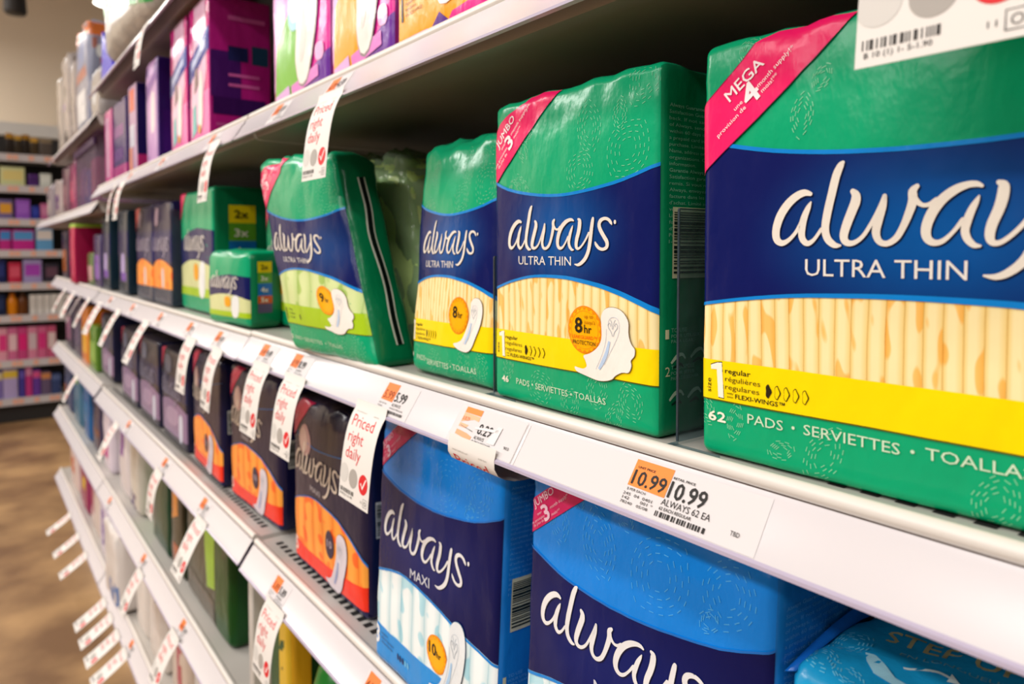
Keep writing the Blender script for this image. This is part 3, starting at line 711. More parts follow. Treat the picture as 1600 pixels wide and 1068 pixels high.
cb, F2 = make_body(0.206, 0.126, 0.231, r=0.022, bulge=0.008, wr=0.005, seed=35, col='#ffffff', step=0.008, deform=sag)
cb.mats = ['crinkled_film'] * len(cb.mats); cb.build('clear_overwrap', t)
place(t, 0.072, 0.84, 1.1327, 0.20, yaw=3)
tag(t, 'yellow-green pad pack in crinkled clear film behind the slumped zip pack', 'pad pack', PADG)

# ------------------------------------------------------------------ the lower shelf: blue and night packs
BLUE, PALE = '#0880dc', '#56b7ee'
TOPB = [(-3, 191.5), (12, 186.5), (37, 180.8), (60, 178.4), (81, 177.7), (105, 178.3), (129, 180.1), (172, 186.3), (206, 198), (216, 202)]
BOTB = [(-3, 89.5), (15, 94.5), (32, 99.3), (50, 103), (65, 104.3), (85, 103.6), (106.5, 101.4), (144, 94.1), (179, 87.4), (216, 82)]
def blue_front(a, W, navy, dv, logo, label, dvt=0):
    xr = W * 1000 + 3
    a.T = lambda u, v: (u, v + dv)
    top = [(p[0], p[1] + dvt) for p in TOPB]
    a.part('navy_band')
    a.poly([(-3, 0), (xr, 0)] + BOTB[::-1], 'pads_pale_blue', 1)
    a.poly(list(BOTB) + list(top)[::-1], navy, 2)
    a.line([(p[0], p[1] + 0.8, 1.3) for p in top], 1, film('#1b6cc0'), 3, smooth=3)
    a.line([(p[0], p[1] - 1.2, 2.2) for p in BOTB], 1, film(SKY), 3, smooth=3)
    a.part('size_band')
    a.poly([(-3, -15), (xr, -15), (xr, 42), (116, 39), (31, 37), (-3, 38)], film('#1690e0'), 2)
    a.poly([(-3, -15), (xr, -15), (xr, 8), (51, 7.5), (-3, 7)], film('#1a84d0'), 2.5)
    a.part('size_band/size_lettering')
    a.text('3', 3.5, 18, 8.5, 17, film('#eef2f4'), 4, bold=0.03)
    for i, w in enumerate(('super', 'absorbantes', 'abundante')): a.text(w, 17, 30 - 4.4 * i, (14, 26, 24)[i], 2.8, film('#0b3b74'), 4)
    for i in range(5): a.disc(52 + 5 * i, 22, 1.7, film('#0b2b60' if i < 3 else '#6fc0ea'), 4, ry=3.2)
    a.text('PADS • SERVIETTES • TOALLAS', 10, -1, 110, 4.4, film('#8fd0f4'), 4)
    a.part('brand_lettering')
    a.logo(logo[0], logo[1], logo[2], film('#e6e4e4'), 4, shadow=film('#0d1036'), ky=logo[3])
    a.text(label, logo[0] + 58, logo[1] - 21, 35, 8.6, film('#cfd0da'), 4, bold=0.008, ang=5)
    badge(a, 124, 57, 16.5, '10', small=False)
    T0 = a.T; a.T = lambda u, v: T0(160 + (u - 143) * 1.2, 97 + (v - 80) * 1.65); pad_print(a, SLIM, white='#e6eaec', strip='#a9cdec', edge='#3f6d94'); a.T = T0
    a.part(None)
    lf = film('#4aa6e4')
    for (x, y, w, h, g) in ((76, 208, 30, 50, 18), (128, 206, 44, 54, -38), (34, 212, 22, 36, 12), (176, 212, 34, 46, -20), (54, 232, 12, 18, 0), (98, 232, 16, 18, 20), (164, 193, 16, 12, 60)):
        a.leaf(x, y, w, h, g, lf, 1, rings=4, dash=3.6, gap=2.8, lw=0.55)
    a.part('corner_banner')
    a.poly([(-3, 188.5), (30, 212), (76, 244.5), (100, 262), (60, 262), (38, 242.5), (-3, 214)], film('#d41a62'), 3)
    tx = film('#f3c6d8')
    a.part('corner_banner/banner_lettering')
    a.text('JUMBO', 6.5, 212.5, 27, 5.2, tx, 5, ang=37, bold=0.01); a.text('over', 10, 207.5, 6, 2.1, tx, 5, ang=36); a.text('3', 19, 206, 7.4, 11, tx, 5, ang=36, bold=0.03)
    a.text('month supply!*', 24, 216.5, 25, 2.3, tx, 5, ang=36); a.text('mois!**', 26.5, 212, 11, 2.1, tx, 5, ang=36); a.text('une provision', 3.5, 198.5, 18, 1.9, tx, 5, ang=36); a.text('de plus de', 7, 198, 13, 1.9, tx, 5, ang=36)
    a.part(None)
PADB = 'packs on the lower shelf'
ZL = Z['lower'] - 0.0042
W, D, H = 0.208, 0.13, 0.25
navy_mat('navy_of_maxi_pack', -0.01, 0.14, 0.14, 0.08, '#091a62', '#060d46')
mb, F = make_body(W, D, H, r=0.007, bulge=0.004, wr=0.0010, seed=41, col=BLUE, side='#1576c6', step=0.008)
a = Art(F['front'], mb); blue_front(a, W, 'navy_of_maxi_pack', 0, (16, 127.5, 1.327, 1.27), 'MAXI')
b = Art(F['right'], mb); side_print(b, D, H, txt='#5aa6e0', bar=(0.43, 0.6))
t = mb.build('pad_pack'); a.finish(t); b.finish(t)
place(t, 0.004, 0.657, Z['lower'] + 0.0004, W, lean=2.8)
tag(t, 'blue and navy maxi pad pack showing its whole front beside the orange night pack', 'pad pack', PADB)
W, D, H = 0.205, 0.13, 0.25
navy_mat('navy_of_blue_jumbo_pack', -0.01, 0.14, 0.14, 0.08, '#091a62', '#060d46')
mb, F = make_body(W, D, H, r=0.007, bulge=0.005, wr=0.0010, seed=47, col=BLUE, side='#1576c6', step=0.008)
a = Art(F['front'], mb); blue_front(a, W, 'navy_of_blue_jumbo_pack', 9, (20, 132.5, 1.30, 1.24), 'MAXI', dvt=-6)
b = Art(F['right'], mb); side_print(b, D, H, txt='#5aa6e0', bar=(0.2, 0.40))
t = mb.build('pad_pack'); a.finish(t); b.finish(t)
place(t, 0.004, 0.414, Z['lower'] + 0.0004, W, lean=2.4)
tag(t, 'blue and navy maxi pad pack with pink banner directly below the 10.99 price', 'pad pack', PADB)

# light blue pack whose top face shows
W, D, H = 0.21, 0.16, 0.205
mb, F = make_body(W, D, H, r=0.010, bulge=0.006, wr=0.0020, seed=52, col='#1b9fd6', side='#1588c4', step=0.008, top='#1a9cd4', top_wr=1.5)
a = Art(F['top'], mb)
lf = film('#66c3e6')
for (x, y, w, h, g) in ((10, 16, 16, 26, 40), (12, 42, 18, 26, -30), (26, 12, 12, 20, 70)): a.leaf(x, y, w, h, g, lf, 1, rings=4, dash=2.8, gap=2.2, lw=0.7)
a.text('STEP UP', 22, 57, 62, 13, film('#b9b184'), 1, ang=8, bold=0.01)
a.text('POUR UNE MEILLEURE', 26, 86, 62, 4.2, film('#6aa2b4'), 1, ang=8); a.text('PROTECTION CONSTANTE', 26, 79, 66, 4.2, film('#6aa2b4'), 1, ang=8); a.text('Longueur', 34, 100, 50, 10, film('#6a9aa4'), 1, ang=8); a.text('EN LONGUEUR', 34, 49, 48, 3.4, film('#7fb6c6'), 1, ang=8)
a.poly([(22, 38), (28, 37), (42, 27), (52, 25), (47, 20), (34, 22), (27, 29)], film('#a6dcee'), 1.5); a.poly([(62, 30), (68, 29), (82, 22), (92, 20), (86, 14), (72, 16)], film('#8fd0e8'), 1.5)
a.line([(41, 38, 1.3), (47, 43.5, 1.6), (54, 46, 1.5), (60, 45, 1.2)], 1, film('#dff0ee'), 2, smooth=4); a.poly([(65, 43.5), (59.5, 48), (59.5, 42)], film('#dff0ee'), 2)
b = Art(F['front'], mb)
for (x, y, w, h, g) in ((28, 180, 26, 30, 30), (80, 170, 30, 40, -30)): b.leaf(x, y, w, h, g, lf, 1, dash=3.6, gap=3, lw=0.7)
b.logo(60, 100, 1.1, film('#f3f1ee'), 2)
t = mb.build('pad_pack')
fb = MB()
fs = Surf([0, .2, .4, .6, .8, 1], [0, .5, 1], lambda u, v: (-W / 2 + 0.003 - 0.006 * v * (1 - 0.6 * u), 0.004 + 0.11 * u, H - 0.006 + 0.006 * math.sin(u * 3.1) - 0.003 * v + 0.014 * v * u))
lay(fb, fs, [[(0, 0), (1, 0), (1, 1), (0, 1)]], film('#1468c8'), 0.0005); sf = fb.build('end_seal', t)
sm = sf.modifiers.new('thickness', 'SOLIDIFY'); sm.thickness = 0.0008
place(t, 0.0125, 0.2035, ZL + 0.0003, W)
tag(t, 'light blue pad pack showing its printed top face with folded end seal', 'pad pack', PADB)

# --- the orange overnight packs
W, D, H = 0.222, 0.12, 0.225
navy_mat('navy_of_night_pack', 0.0, 0.12, 0.14, 0.07, '#23245c', '#17163f')
mb, F = make_body(W, D, H, r=0.010, bulge=0.006, wr=0.0012, seed=61, col='#1b1838', side='#14143c', step=0.009)
a = Art(F['front'], mb)
PT = [(-3, 79), (20, 89), (62, 100.5), (95, 104), (122, 103), (150, 98), (170, 91), (200, 77), (226, 60)]
a.part('orange_band')
a.poly([(-3, 14), (60, 16), (150, 20), (226, 22)] + PT[::-1], 'pads_orange', 1)
a.poly([(-3, 10), (110, 10), (226, 12), (226, 40), (190, 36), (120, 32), (60, 30), (-3, 33)], film('#f4321a'), 2)
a.line([(p[0], p[1] + 0.8, 1.2 + 1.8 * max(0, (p[0] - 60) / 160)) for p in PT], 1, film('#1470c0'), 3, smooth=3)
a.text('5', 9, 18, 11, 17, film('#ffd2c2'), 4, bold=0.03)
a.part('brand_lettering')
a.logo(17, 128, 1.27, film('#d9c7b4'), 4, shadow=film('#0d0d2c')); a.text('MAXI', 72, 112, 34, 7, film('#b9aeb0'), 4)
a.part('moon_picture')
a.disc(52, 172, 20, film('#b98f8c'), 2); a.disc(47, 172, 15.5, film('#c9a79c'), 3.5)
a.part(None)
a.line([(-3, 186, 0.6), (24, 176, 1.2), (56, 170, 1.4), (100, 168, 1.2), (160, 173, 1.0), (226, 184, 0.6)], 1, film('#2b6fb2'), 2, smooth=4)
T0 = a.T; a.T = lambda u, v: (146 + (u - 126) * 1.35, 2 + (v - 28) * 1.55); pad_print(a, SLIM, white='#dcd3dc', strip='#8d9cc8', edge='#5a2a14'); a.T = T0
a.part('hour_badge'); a.disc(132, 62, 12, film('#2b2244'), 4.5, ry=17); a.text('10', 125, 58, 14, 9, film('#c9b6c0'), 5)
a.part('corner_banner'); a.poly([(-3, 160), (40, 198), (92, 240), (110, 255), (60, 250), (-3, 192)], film('#c01a48'), 3)
a.text('JUMBO', 9, 183, 30, 6, film('#d97a90'), 5, ang=41)
a.part('foot_strip'); a.poly([(-3, -5), (226, -5), (226, 11), (-3, 9.5)], film('#1d1c4c'), 2)
for i in range(9): a.leaf(14 + 25 * i, 4, 8, 16, 80, film('#5f6390'), 3, rings=2)
b = Art(F['right'], mb); side_print(b, D, H, txt='#55587c', detail=False, bar=(0.42, 0.6))
night = mb.build('pad_pack'); a.finish(night); b.finish(night)
place(night, 0.029, 0.945, ZL, W)
tag(night, 'orange and navy night pad pack beside the blue maxi pack', 'pad pack', PADB)
ya = R(-90)
def stand(src, W, x, yl, z, label, yaw=0, lean=0.0):
    a = R(-90 + yaw)
    return copy_thing(src, (x + math.cos(a) * W / 2, yl + math.sin(a) * W / 2, z), (R(-lean), 0, a), label)
stand(night, W, 0.031, 1.243, Z['lower'], 'orange and navy night pad pack straddling the shelf joint, partly behind tags', 2)
stand(night, W, 0.034, 1.50, Z['lower'], 'orange and navy night pad pack farthest from the blue packs', -2)

# ------------------------------------------------------------------ smaller and farther packs: one simple printed builder
def simple_pack(W, D, H, col, side, fronts=(), sides=(), r=0.008, bulge=0.004, wr=0.001, seed=1, step=0.03, logo=None, name='pad_pack', deform=None, badge_=None):
    """fronts and sides are (part name or None, colour, polygon in fractions of width and height)"""
    mb, F = make_body(W, D, H, r=r, bulge=bulge, wr=wr, seed=seed, col=col, side=side, step=step, deform=deform)
    a = Art(F['front'], mb)
    for z, (pn, c, pts) in enumerate(fronts):
        a.part(pn); a.poly([(p[0] * W * 1000, p[1] * H * 1000) for p in pts], c if c in MATS else film(c), 1 + 0.7 * z)
    if logo:
        a.part('brand_lettering'); a.logo(logo[0] * W * 1000, logo[1] * H * 1000, logo[2], film(logo[3]), 8)
    b = Art(F['right'], mb)
    for z, (pn, c, pts) in enumerate(sides):
        b.part(pn); b.poly([(p[0] * D * 1000, p[1] * H * 1000) for p in pts], film(c), 1 + 0.7 * z)
    if sides is STRIPES:
        for q, v, c in (('2x', .76, INK), ('3x', .615, '#e8e2cf'), ('4x', .47, '#e8e2cf'), ('5x', .34, '#e8e2cf')): b.text(q, .3 * D * 1000, v * H * 1000, .2 * D * 1000, .06 * H * 1000, film(c), 7, bold=0.02)
    o = mb.build(name); a.finish(o); b.finish(o)
    return o
def rc(x0, y0, x1, y1): return [(x0, y0), (x1, y0), (x1, y1), (x0, y1)]
def arc_over(y, h, y0, n=8): return [(k / n, y + h * (1 - (2 * k / n - 1) ** 2)) for k in range(n + 1)][::-1] + [(0, y0), (1, y0)]
def padshape(cx, cy, w, h, lean=0.12):
    sg = lambda q: math.copysign(abs(q) ** 0.75, q)
    return [(cx + w / 2 * sg(math.cos(t)) + lean * math.sin(t) * w, cy + h / 2 * sg(math.sin(t))) for t in [2 * math.pi * k / 20 for k in range(20)]]
STRIPES = [('size_chart', '#e8cf10', rc(.22, .72, .62, .86)), ('size_chart', '#5a9a28', rc(.22, .58, .62, .72)), ('size_chart', '#1467ae', rc(.22, .42, .62, .58)), ('size_chart', '#c9501c', rc(.22, .32, .62, .42)), ('size_chart', '#5a4a6a', rc(.22, .2, .62, .32))]
ZM = Z['middle'] - 0.0042
gfront = [('navy_band', NAVY, [(0, .58), (.3, .66), (.6, .69), (1, .66), (1, .34), (.5, .42), (0, .36)]), ('pads_picture', '#d9dda0', arc_over(.36, .07, .2)), ('size_band', '#a9cc1c', rc(0, .13, 1, .2)), ('pad_picture', '#eef0ee', padshape(.72, .27, .16, .3)), ('hour_badge', '#f5a800', padshape(.56, .33, .14, .14, 0))]
t = simple_pack(0.24, 0.12, 0.232, GREEN, '#057347', gfront + [('corner_banner', PINK, [(0, .72), (.2, 1), (.02, 1), (0, .94)])], STRIPES, seed=71, logo=(.2, .5, 1.3, '#e9e2d6'), step=0.02)
place(t, 0.035, 1.585, ZM, 0.24); tag(t, 'tall green pad pack with coloured size chart on its side, behind a short one', 'pad pack', PADG)
t = simple_pack(0.150, 0.056, 0.117, GREEN, '#057347', gfront, STRIPES, seed=72, logo=(.16, .5, 0.85, '#e9e2d6'), step=0.014, r=0.012)
place(t, -0.004, 1.235, ZM, 0.150, yaw=8); tag(t, 'short green pad pack with coloured size chart, standing before the tall one', 'pad pack', PADG)
t = simple_pack(0.15, 0.11, 0.195, GREEN, '#057347', gfront + [('corner_banner', PINK, [(0, .72), (.2, 1), (.02, 1), (0, .94)])], STRIPES, seed=73, logo=(.1, .52, 1.0, '#e9e2d6'), step=0.02)
place(t, 0.072, 1.175, ZM, 0.15); tag(t, 'green pad pack half hidden by the slumped zip pack', 'pad pack', PADG)
ofront = [('navy_band', '#181a58', rc(0, .42, 1, .72)), ('orange_band', 'pads_orange', arc_over(.36, .08, .16)), ('pad_picture', '#e2d2cc', padshape(.62, .26, .12, .2)), (None, '#454a5a', rc(0, 0, 1, .16)), ('moon_picture', '#a98e98', padshape(.3, .86, .22, .18, 0))]
ORG = 'orange fronted packs on the middle shelf'
t = simple_pack(0.18, 0.12, 0.222, '#221b40', '#14184c', ofront, (), seed=74, logo=(.08, .52, 1.35, '#b8acbc'), step=0.02)
place(t, 0.022, 1.79, ZM, 0.18); tag(t, 'navy pack with glowing orange pads, beside the tall green pack', 'pad pack', ORG)
o2 = simple_pack(0.19, 0.12, 0.222, '#221b40', '#14184c', ofront + [('corner_banner', '#d8504a', [(0, .7), (.3, 1), (0, 1)])], STRIPES, seed=75, logo=(.08, .52, 1.35, '#b8acbc'), step=0.03)
place(o2, 0.022, 1.985, ZM, 0.19); tag(o2, 'navy pack with orange pads and red corner, second from the tall green pack', 'pad pack', ORG)
nfront = [('navy_band', '#1d2050', rc(0, .45, 1, .75)), ('pad_picture', '#b9a6d8', padshape(.6, .34, .34, .3)), ('pad_picture', '#7a4fae', rc(.4, .16, .85, .26))]
NVY = 'dark teal and purple packs at the end of the middle shelf'
n1 = simple_pack(0.14, 0.12, 0.225, '#122a3c', '#0f2634', nfront, STRIPES, seed=76, step=0.03)
place(n1, 0.022, 2.25, ZM, 0.14); tag(n1, 'dark navy pack with purple pad picture, next to the orange fronted packs', 'pad pack', NVY)
for yl, s in ((2.545, 'dark navy pack with purple pad picture, at the second shelf joint'),): stand(n1, 0.14, 0.022, yl, ZM, s)

# third and fourth bays of the middle shelf
t = simple_pack(0.13, 0.10, 0.215, '#b80f4c', '#8e0c3c', [('cap_band', '#a9d84e', rc(0, .93, 1, 1)), ('brand_lettering', '#e2698e', [(.45, .15), (.55, .15), (.6, .8), (.48, .8)])], (('cap_band', '#a9d84e', rc(0, .93, 1, 1)),), seed=77, name='liner_carton')
place(t, -0.01, 3.08, ZM, 0.13); tag(t, 'tall crimson carton with lime green top on the middle shelf', 'carton')
MIX = 'small blurred packs far along the middle shelf'
for i, (yl, w, h, c, f, lab) in enumerate(((2.71, .14, .17, '#3a2f5c', '#8a5fb4', 'dark purple pack just past the second joint beside the crimson carton'), (2.86, .13, .11, '#4e6a34', '#c9a2a0', 'small olive green pack beside the tall crimson carton'), (3.36, .16, .13, '#6f5a52', '#b6a63e', 'brown and yellow pack behind the tall crimson carton'), (3.66, .18, .2, '#33283e', '#a0551e', 'dark pack with brown band far along the middle shelf'))):
    t = simple_pack(w, .1, h, c, c, (('front_panel', f, rc(.12, .15, .88, .6)),), seed=80 + i); place(t, 0.02, yl, ZM, w); tag(t, lab, 'pack', MIX)

# lower shelf, continuing
NP = 'grey and mauve packs along the lower shelf'
mfront = [('navy_band', '#20264e', rc(0, .5, 1, .72)), ('pads_picture', '#8d7396', arc_over(.4, .08, .1)), ('pads_picture', '#a88fae', padshape(.5, .3, .5, .2)), ('pad_picture', '#cfd2e4', padshape(.82, .22, .12, .3)), ('moon_picture', '#6f7388', padshape(.35, .84, .3, .2, 0))]
m1 = simple_pack(0.22, 0.12, 0.20, '#2a2838', '#1b1c3a', mfront + [('corner_banner', '#c4224e', [(0, .72), (.22, 1), (0, 1)])], (), seed=90, step=0.03, logo=(.08, .5, 1.5, '#8f8aa2'))
place(m1, 0.03, 1.76, Z['lower'], 0.22); tag(m1, 'dark pack with mauve pads and red corner, next to the farthest orange night pack', 'pad pack', NP)
for yl, s in ((2.02, 'dark pack with mauve pads, second past the orange night packs'), (2.28, 'dark pack with mauve pads, third past the orange night packs'), (2.66, 'dark pack with mauve pads, just past the second shelf joint')): stand(m1, 0.22, 0.03, yl, Z['lower'] + (0.012 if yl > 2.5 else 0), s)
for i, (yl, w, h, c, f, lab) in enumerate(((2.86, .15, .15, '#5d8a2c', '#8fb64a', 'leaf green pack on the lower shelf past the mauve packs'), (3.06, .16, .2, '#d87a1e', '#efb02c', 'orange and yellow pack on the lower shelf'), (3.3, .2, .22, '#4a4258', '#6a5f78', 'slate grey pack past the orange and yellow one'), (3.58, .2, .2, '#3a3448', '#8a5a78', 'dusky purple pack far along the lower shelf'))):
    t = simple_pack(w, .1, h, c, c, (('front_panel', f, rc(.1, .2, .9, .65)),), seed=100 + i); place(t, 0.02, yl, Z['lower'] + 0.008, w); tag(t, lab, 'pack', 'mixed packs far along the lower shelf')

# ------------------------------------------------------------------ upper shelf: pink, orange and purple packs
ZU = Z['upper'] - 0.0042
def pinkfront(main, dia, big=None):
    L = [('sky_panel', '#b06cc4', rc(0, .62, 1, 1)), ('lilac_panel', '#dc8ccc', [(0, .1), (.45, .1), (1, .75), (1, 1), (.2, 1), (0, .6)]), ('colour_diamond', main, [(.05, .02), (.5, .02), (.62, .3), (.45, .52), (.12, .36)]), ('dark_diamond', '#6a2a9a', [(.52, .0), (1, .0), (1, .2), (.72, .12)]), ('hour_badge', '#9fd6e4', padshape(.5, .5, .26, .26, 0)), ('hour_badge', '#cfe9ee', padshape(.5, .5, .18, .18, 0)), ('count_ring', '#e7a8d8', padshape(.87, .2, .12, .09, 0)), ('lilac_label', '#d8a6de', [(.08, .02), (.36, .05), (.36, .1), (.08, .07)]), ('lilac_label', '#e07acb', [(.4, .03), (.85, .08), (.85, .14), (.4, .09)]), ('pad_picture', '#8f7f86', padshape(.70, .46, .32, .80, .3)), ('pad_picture', '#f3e9e2', padshape(.695, .465, .30, .785, .3)), ('pad_core', '#e4d8d2', padshape(.69, .46, .10, .56, .9))]
    return L
PK = 'pink packs on the upper shelf'
p1 = simple_pack(0.190, 0.14, 0.235, '#e01e9a', '#7a1470', pinkfront('#68b81e', 0), (('side_panel', '#5a1a66', rc(.15, .2, .85, .55)),), seed=110, step=0.012)
place(p1, 0.02, 0.982, ZU, 0.190); tag(p1, 'pink pack with lime green diamond on the upper shelf', 'pad pack', PK)
p2 = simple_pack(0.153, 0.14, 0.235, '#e01e9a', '#7a1470', pinkfront('#f6a400', 0), (), seed=111, step=0.012)
place(p2, 0.02, 0.789, ZU, 0.153); tag(p2, 'pink pack with orange diamond, between the lime one and the orange one', 'pad pack', PK)
mb, F = make_body(0.165, 0.14, 0.235, r=0.007, seed=112, col='#f7a40a', side='#c97a08', step=0.01)
a = Art(F['front'], mb); a.text('1', 12, 30, 4.5, 24, film(INK), 2); 
for i, w in enumerate(('regular', 'r\u00e9guli\u00e8res', 'regulares', 'with FLEXI-WINGS')): a.text(w, 20, 49 - 5.2 * i, (18, 24, 22, 34)[i], 3.2, film('#6d4a0e'), 2)
a.part('lilac_label'); a.poly([(10, 2), (62, 2), (62, 13), (10, 13)], film('#d79ad6'), 2); a.text('PADS', 14, 5, 20, 5, film('#8a4a94'), 3)
a.part('dark_diamond'); a.poly([(66, 10), (84, 22), (98, 12), (84, 0)], film('#5a2a90'), 2); a.part('dark_corner'); a.poly([(0, 60), (14, 74), (4, 90), (0, 88)], film('#5a2a90'), 2)
a.part('pink_panel'); a.poly([(84, 0), (170, 0), (170, 24), (104, 18)], film('#e2208f'), 1.5); a.text('AVEC FLEXI-WINGS', 102, 6, 54, 6, film('#f6b8dc'), 3)
a.part('pad_picture'); a.poly([(x * 165, y * 235) for x, y in padshape(.62, .36, .30, .5)], film('#efe6e0'), 3)
t = mb.build('pad_pack'); a.finish(t); place(t, 0.02, 0.632, ZU, 0.165); tag(t, 'orange pack marked 1 on the upper shelf, nearest the lens', 'pad pack', PK)
mb, F = make_body(0.2, 0.14, 0.235, r=0.007, seed=113, col='#e01e9a', side='#7a1470', step=0.02)
t = mb.build('pad_pack'); place(t, 0.02, 0.46, ZU, 0.2); tag(t, 'plain magenta pack beside the orange one marked 1, at the frame edge', 'pad pack', PK)
RAD = 'pink cartons with white pads on the upper shelf'
rfront = [('pink_panel', '#f06cb4', rc(0, .0, 1, .35)), ('white_panel', '#f2c6e0', [(.1, .3), (.5, .1), (.9, .5), (.9, 1), (.3, 1)]), ('brand_band', '#253c9c', [(0, .45), (1, .62), (1, .78), (0, .62)]), ('brand_lettering', '#b9c6e8', [(.15, .54), (.85, .65), (.85, .71), (.15, .6)]), ('teal_leaf', '#63c2c0', [(.15, .05), (.4, .1), (.35, .3), (.2, .26)]), ('pad_picture', '#f4efe8', padshape(.62, .3, .2, .42)), ('grey_leaf', '#8a6f72', [(.3, .36), (.5, .42), (.45, .56), (.34, .52)]), ('gold_spot', '#d8942e', padshape(.55, .1, .14, .06, 0))]
r1 = simple_pack(0.128, 0.105, 0.245, '#d81f88', '#a81a74', rfront, [('dark_photo', '#41155c', rc(.02, .3, .5, .62)), ('dark_photo', '#1f2250', rc(.3, .56, .62, .66)), ('dark_photo', '#1c3a52', rc(.68, .55, .95, .68)), ('dark_photo', '#34104c', rc(.05, .18, .9, .3)), (None, '#c95a9c', rc(.3, .45, .8, .47)), (None, '#c95a9c', rc(.3, .38, .8, .4)), (None, '#b64a8c', rc(.1, .1, .8, .12)), (None, '#c95a9c', rc(.3, .84, .9, .87))], r=0.003, bulge=0.001, wr=0.0006, seed=114, step=0.016, name='liner_carton')
place(r1, 0.015, 1.410, ZU, 0.128); tag(r1, 'magenta carton showing its wide dark printed side, by the shelf joint', 'carton', RAD)
stand(r1, 0.128, 0.015, 1.56, ZU, 'pink carton with white pad picture, second from the shelf joint')
pf = [('lilac_panel', '#c99ad2', rc(0, .0, .9, 1)), ('pad_picture', '#efe3e6', padshape(.6, .5, .3, .4)), ('purple_wave', '#7a3fa0', [(0, .62), (.9, .8), (.9, .9), (0, .78)])]
q1 = simple_pack(0.120, 0.1, 0.225, '#6a3a94', '#2c1460', pf, (('side_panel', '#3c1a70', rc(.1, .1, .9, .5)),), r=0.003, bulge=0.001, wr=0.0006, seed=115, name='liner_carton')
place(q1, 0.015, 1.80, ZU, 0.120); tag(q1, 'lilac fronted purple carton, next past the pink cartons', 'carton', 'purple cartons on the upper shelf')
n2 = simple_pack(0.10, 0.11, 0.215, '#b58fb4', '#1e1250', [('orange_corner', '#d8543a', rc(.2, .7, .8, .95)), ('white_panel', '#c9c9dc', rc(.2, .3, .8, .55)), ('orange_corner', '#e0907a', rc(.1, .02, .5, .3))], [('side_panel', '#b8286e', rc(0, 0, 1, .2))], r=0.003, bulge=0.001, wr=0.0006, seed=116, name='liner_carton')
place(n2, 0.015, 2.02, ZU, 0.10); tag(n2, 'navy sided carton with orange corner, past the lilac carton', 'carton', 'purple cartons on the upper shelf')
n3 = simple_pack(0.19, 0.11, 0.205, '#321468', '#2a1258', [('purple_wave', '#7c2f86', rc(.1, .55, .8, .7)), ('purple_wave', '#5a2a80', rc(.1, .25, .8, .4)), ('pink_panel', '#a82a7e', rc(0, 0, 1, .18))], (('pink_panel', '#a82a7e', rc(0, 0, 1, .18)),), r=0.003, bulge=0.001, wr=0.0006, seed=117, name='liner_carton')
place(n3, 0.015, 2.25, ZU, 0.19); tag(n3, 'deep violet carton near the second shelf joint', 'carton', 'purple cartons on the upper shelf')
n4 = simple_pack(0.12, 0.11, 0.21, '#c64a92', '#8a2a70', [('white_panel', '#d8b6d0', rc(.3, .1, .6, .9))], (), r=0.003, bulge=0.001, wr=0.0006, seed=118, name='liner_carton')
place(n4, 0.015, 2.40, ZU, 0.12); tag(n4, 'rose pink carton at the far end of the tall upper shelf', 'carton', 'purple cartons on the upper shelf')

# top shelf: white bundle, blue wedge
mb, F = make_body(0.56, 0.2, 0.235, r=0.045, bulge=0.012, wr=0.004, seed=120, col='#a39b92', side='#9a9086', step=0.02)
a = Art(F['front'], mb); a.part('green_print'); a.poly([(0, 118), (180, 106), (350, 64), (560, 20), (560, 235), (0, 235)], film('#3d9a4e'), 1); a.poly([(180, 110), (240, 95), (260, 235), (200, 235)], film('#d8b890'), 2); a.poly([(40, 120), (120, 116), (80, 235), (30, 235)], film('#4cae2e'), 2)
t = mb.build('tissue_bundle'); a.finish(t); place(t, -0.012, 2.19, Z['top'] + 0.0006, 0.56); tag(t, 'white wrapped tissue bundle with green print on the top shelf', 'tissue bundle')
m = MB(); pts = [(0, 0), (0.24, 0), (0.02, 0.16)]
for y in (0.0, 0.12): m.face([(p[0], y, p[1]) for p in pts], film('#2a2ad0'))
for i in range(3):
    p, q = pts[i], pts[(i + 1) % 3]; m.face([(p[0], 0, p[1]), (q[0], 0, q[1]), (q[0], .12, q[1]), (p[0], .12, p[1])], film('#2a2ad0'))
t = m.build('blue_wedge_box', smooth=False); t.rotation_euler = (0, 0, R(-90)); t.location = (0.016, 2.448, Z['top'] - 0.0042); tag(t, 'bright blue wedge shaped pack beside the white tissue bundle', 'pack')

# ------------------------------------------------------------------ clear acrylic shelf dividers
def divider(y, x0, x1, z, h, label, foot=True):
    m = MB(); m.box((x0, y - 0.0009, z + 0.0015), (x1, y + 0.0009, z + h), 'acrylic_clear')
    if foot: m.box((x0 - 0.014, y - 0.034, z), (x0 - 0.004, y + 0.0009, z + 0.0016), 'acrylic_clear'); m.box((x0 - 0.014, y - 0.0009, z), (x0, y + 0.0009, z + 0.0016), 'acrylic_clear')
    o = m.build('shelf_divider', smooth=False)
    e = MB(); e.box((x0 - 0.0005, y - 0.0007, z + 0.002), (x0 + 0.0004, y + 0.0007, z + h), 'acrylic_edge')
    if foot: e.box((x0 - 0.0147, y - 0.034, z + 0.0004), (x0 - 0.0139, y + 0.0007, z + 0.0012), 'acrylic_edge')
    e.box((x0, y - 0.0006, z + h), (x1, y + 0.0006, z + h + 0.0008), 'acrylic_edge')
    e.build('polished_edge', o, smooth=False)
    return tag(o, label, 'shelf divider', 'clear shelf dividers')
divider(0.2835, 0.022, 0.20, ZM, 0.142, 'clear acrylic divider between the 46 and 62 count green packs')
divider(0.4735, 0.0225, 0.20, ZM, 0.112, 'clear acrylic divider between the slim and 46 count green packs')
divider(1.597, 0.02, 0.20, ZM, 0.2, 'clear acrylic divider left of the tall green pack with size chart', False)

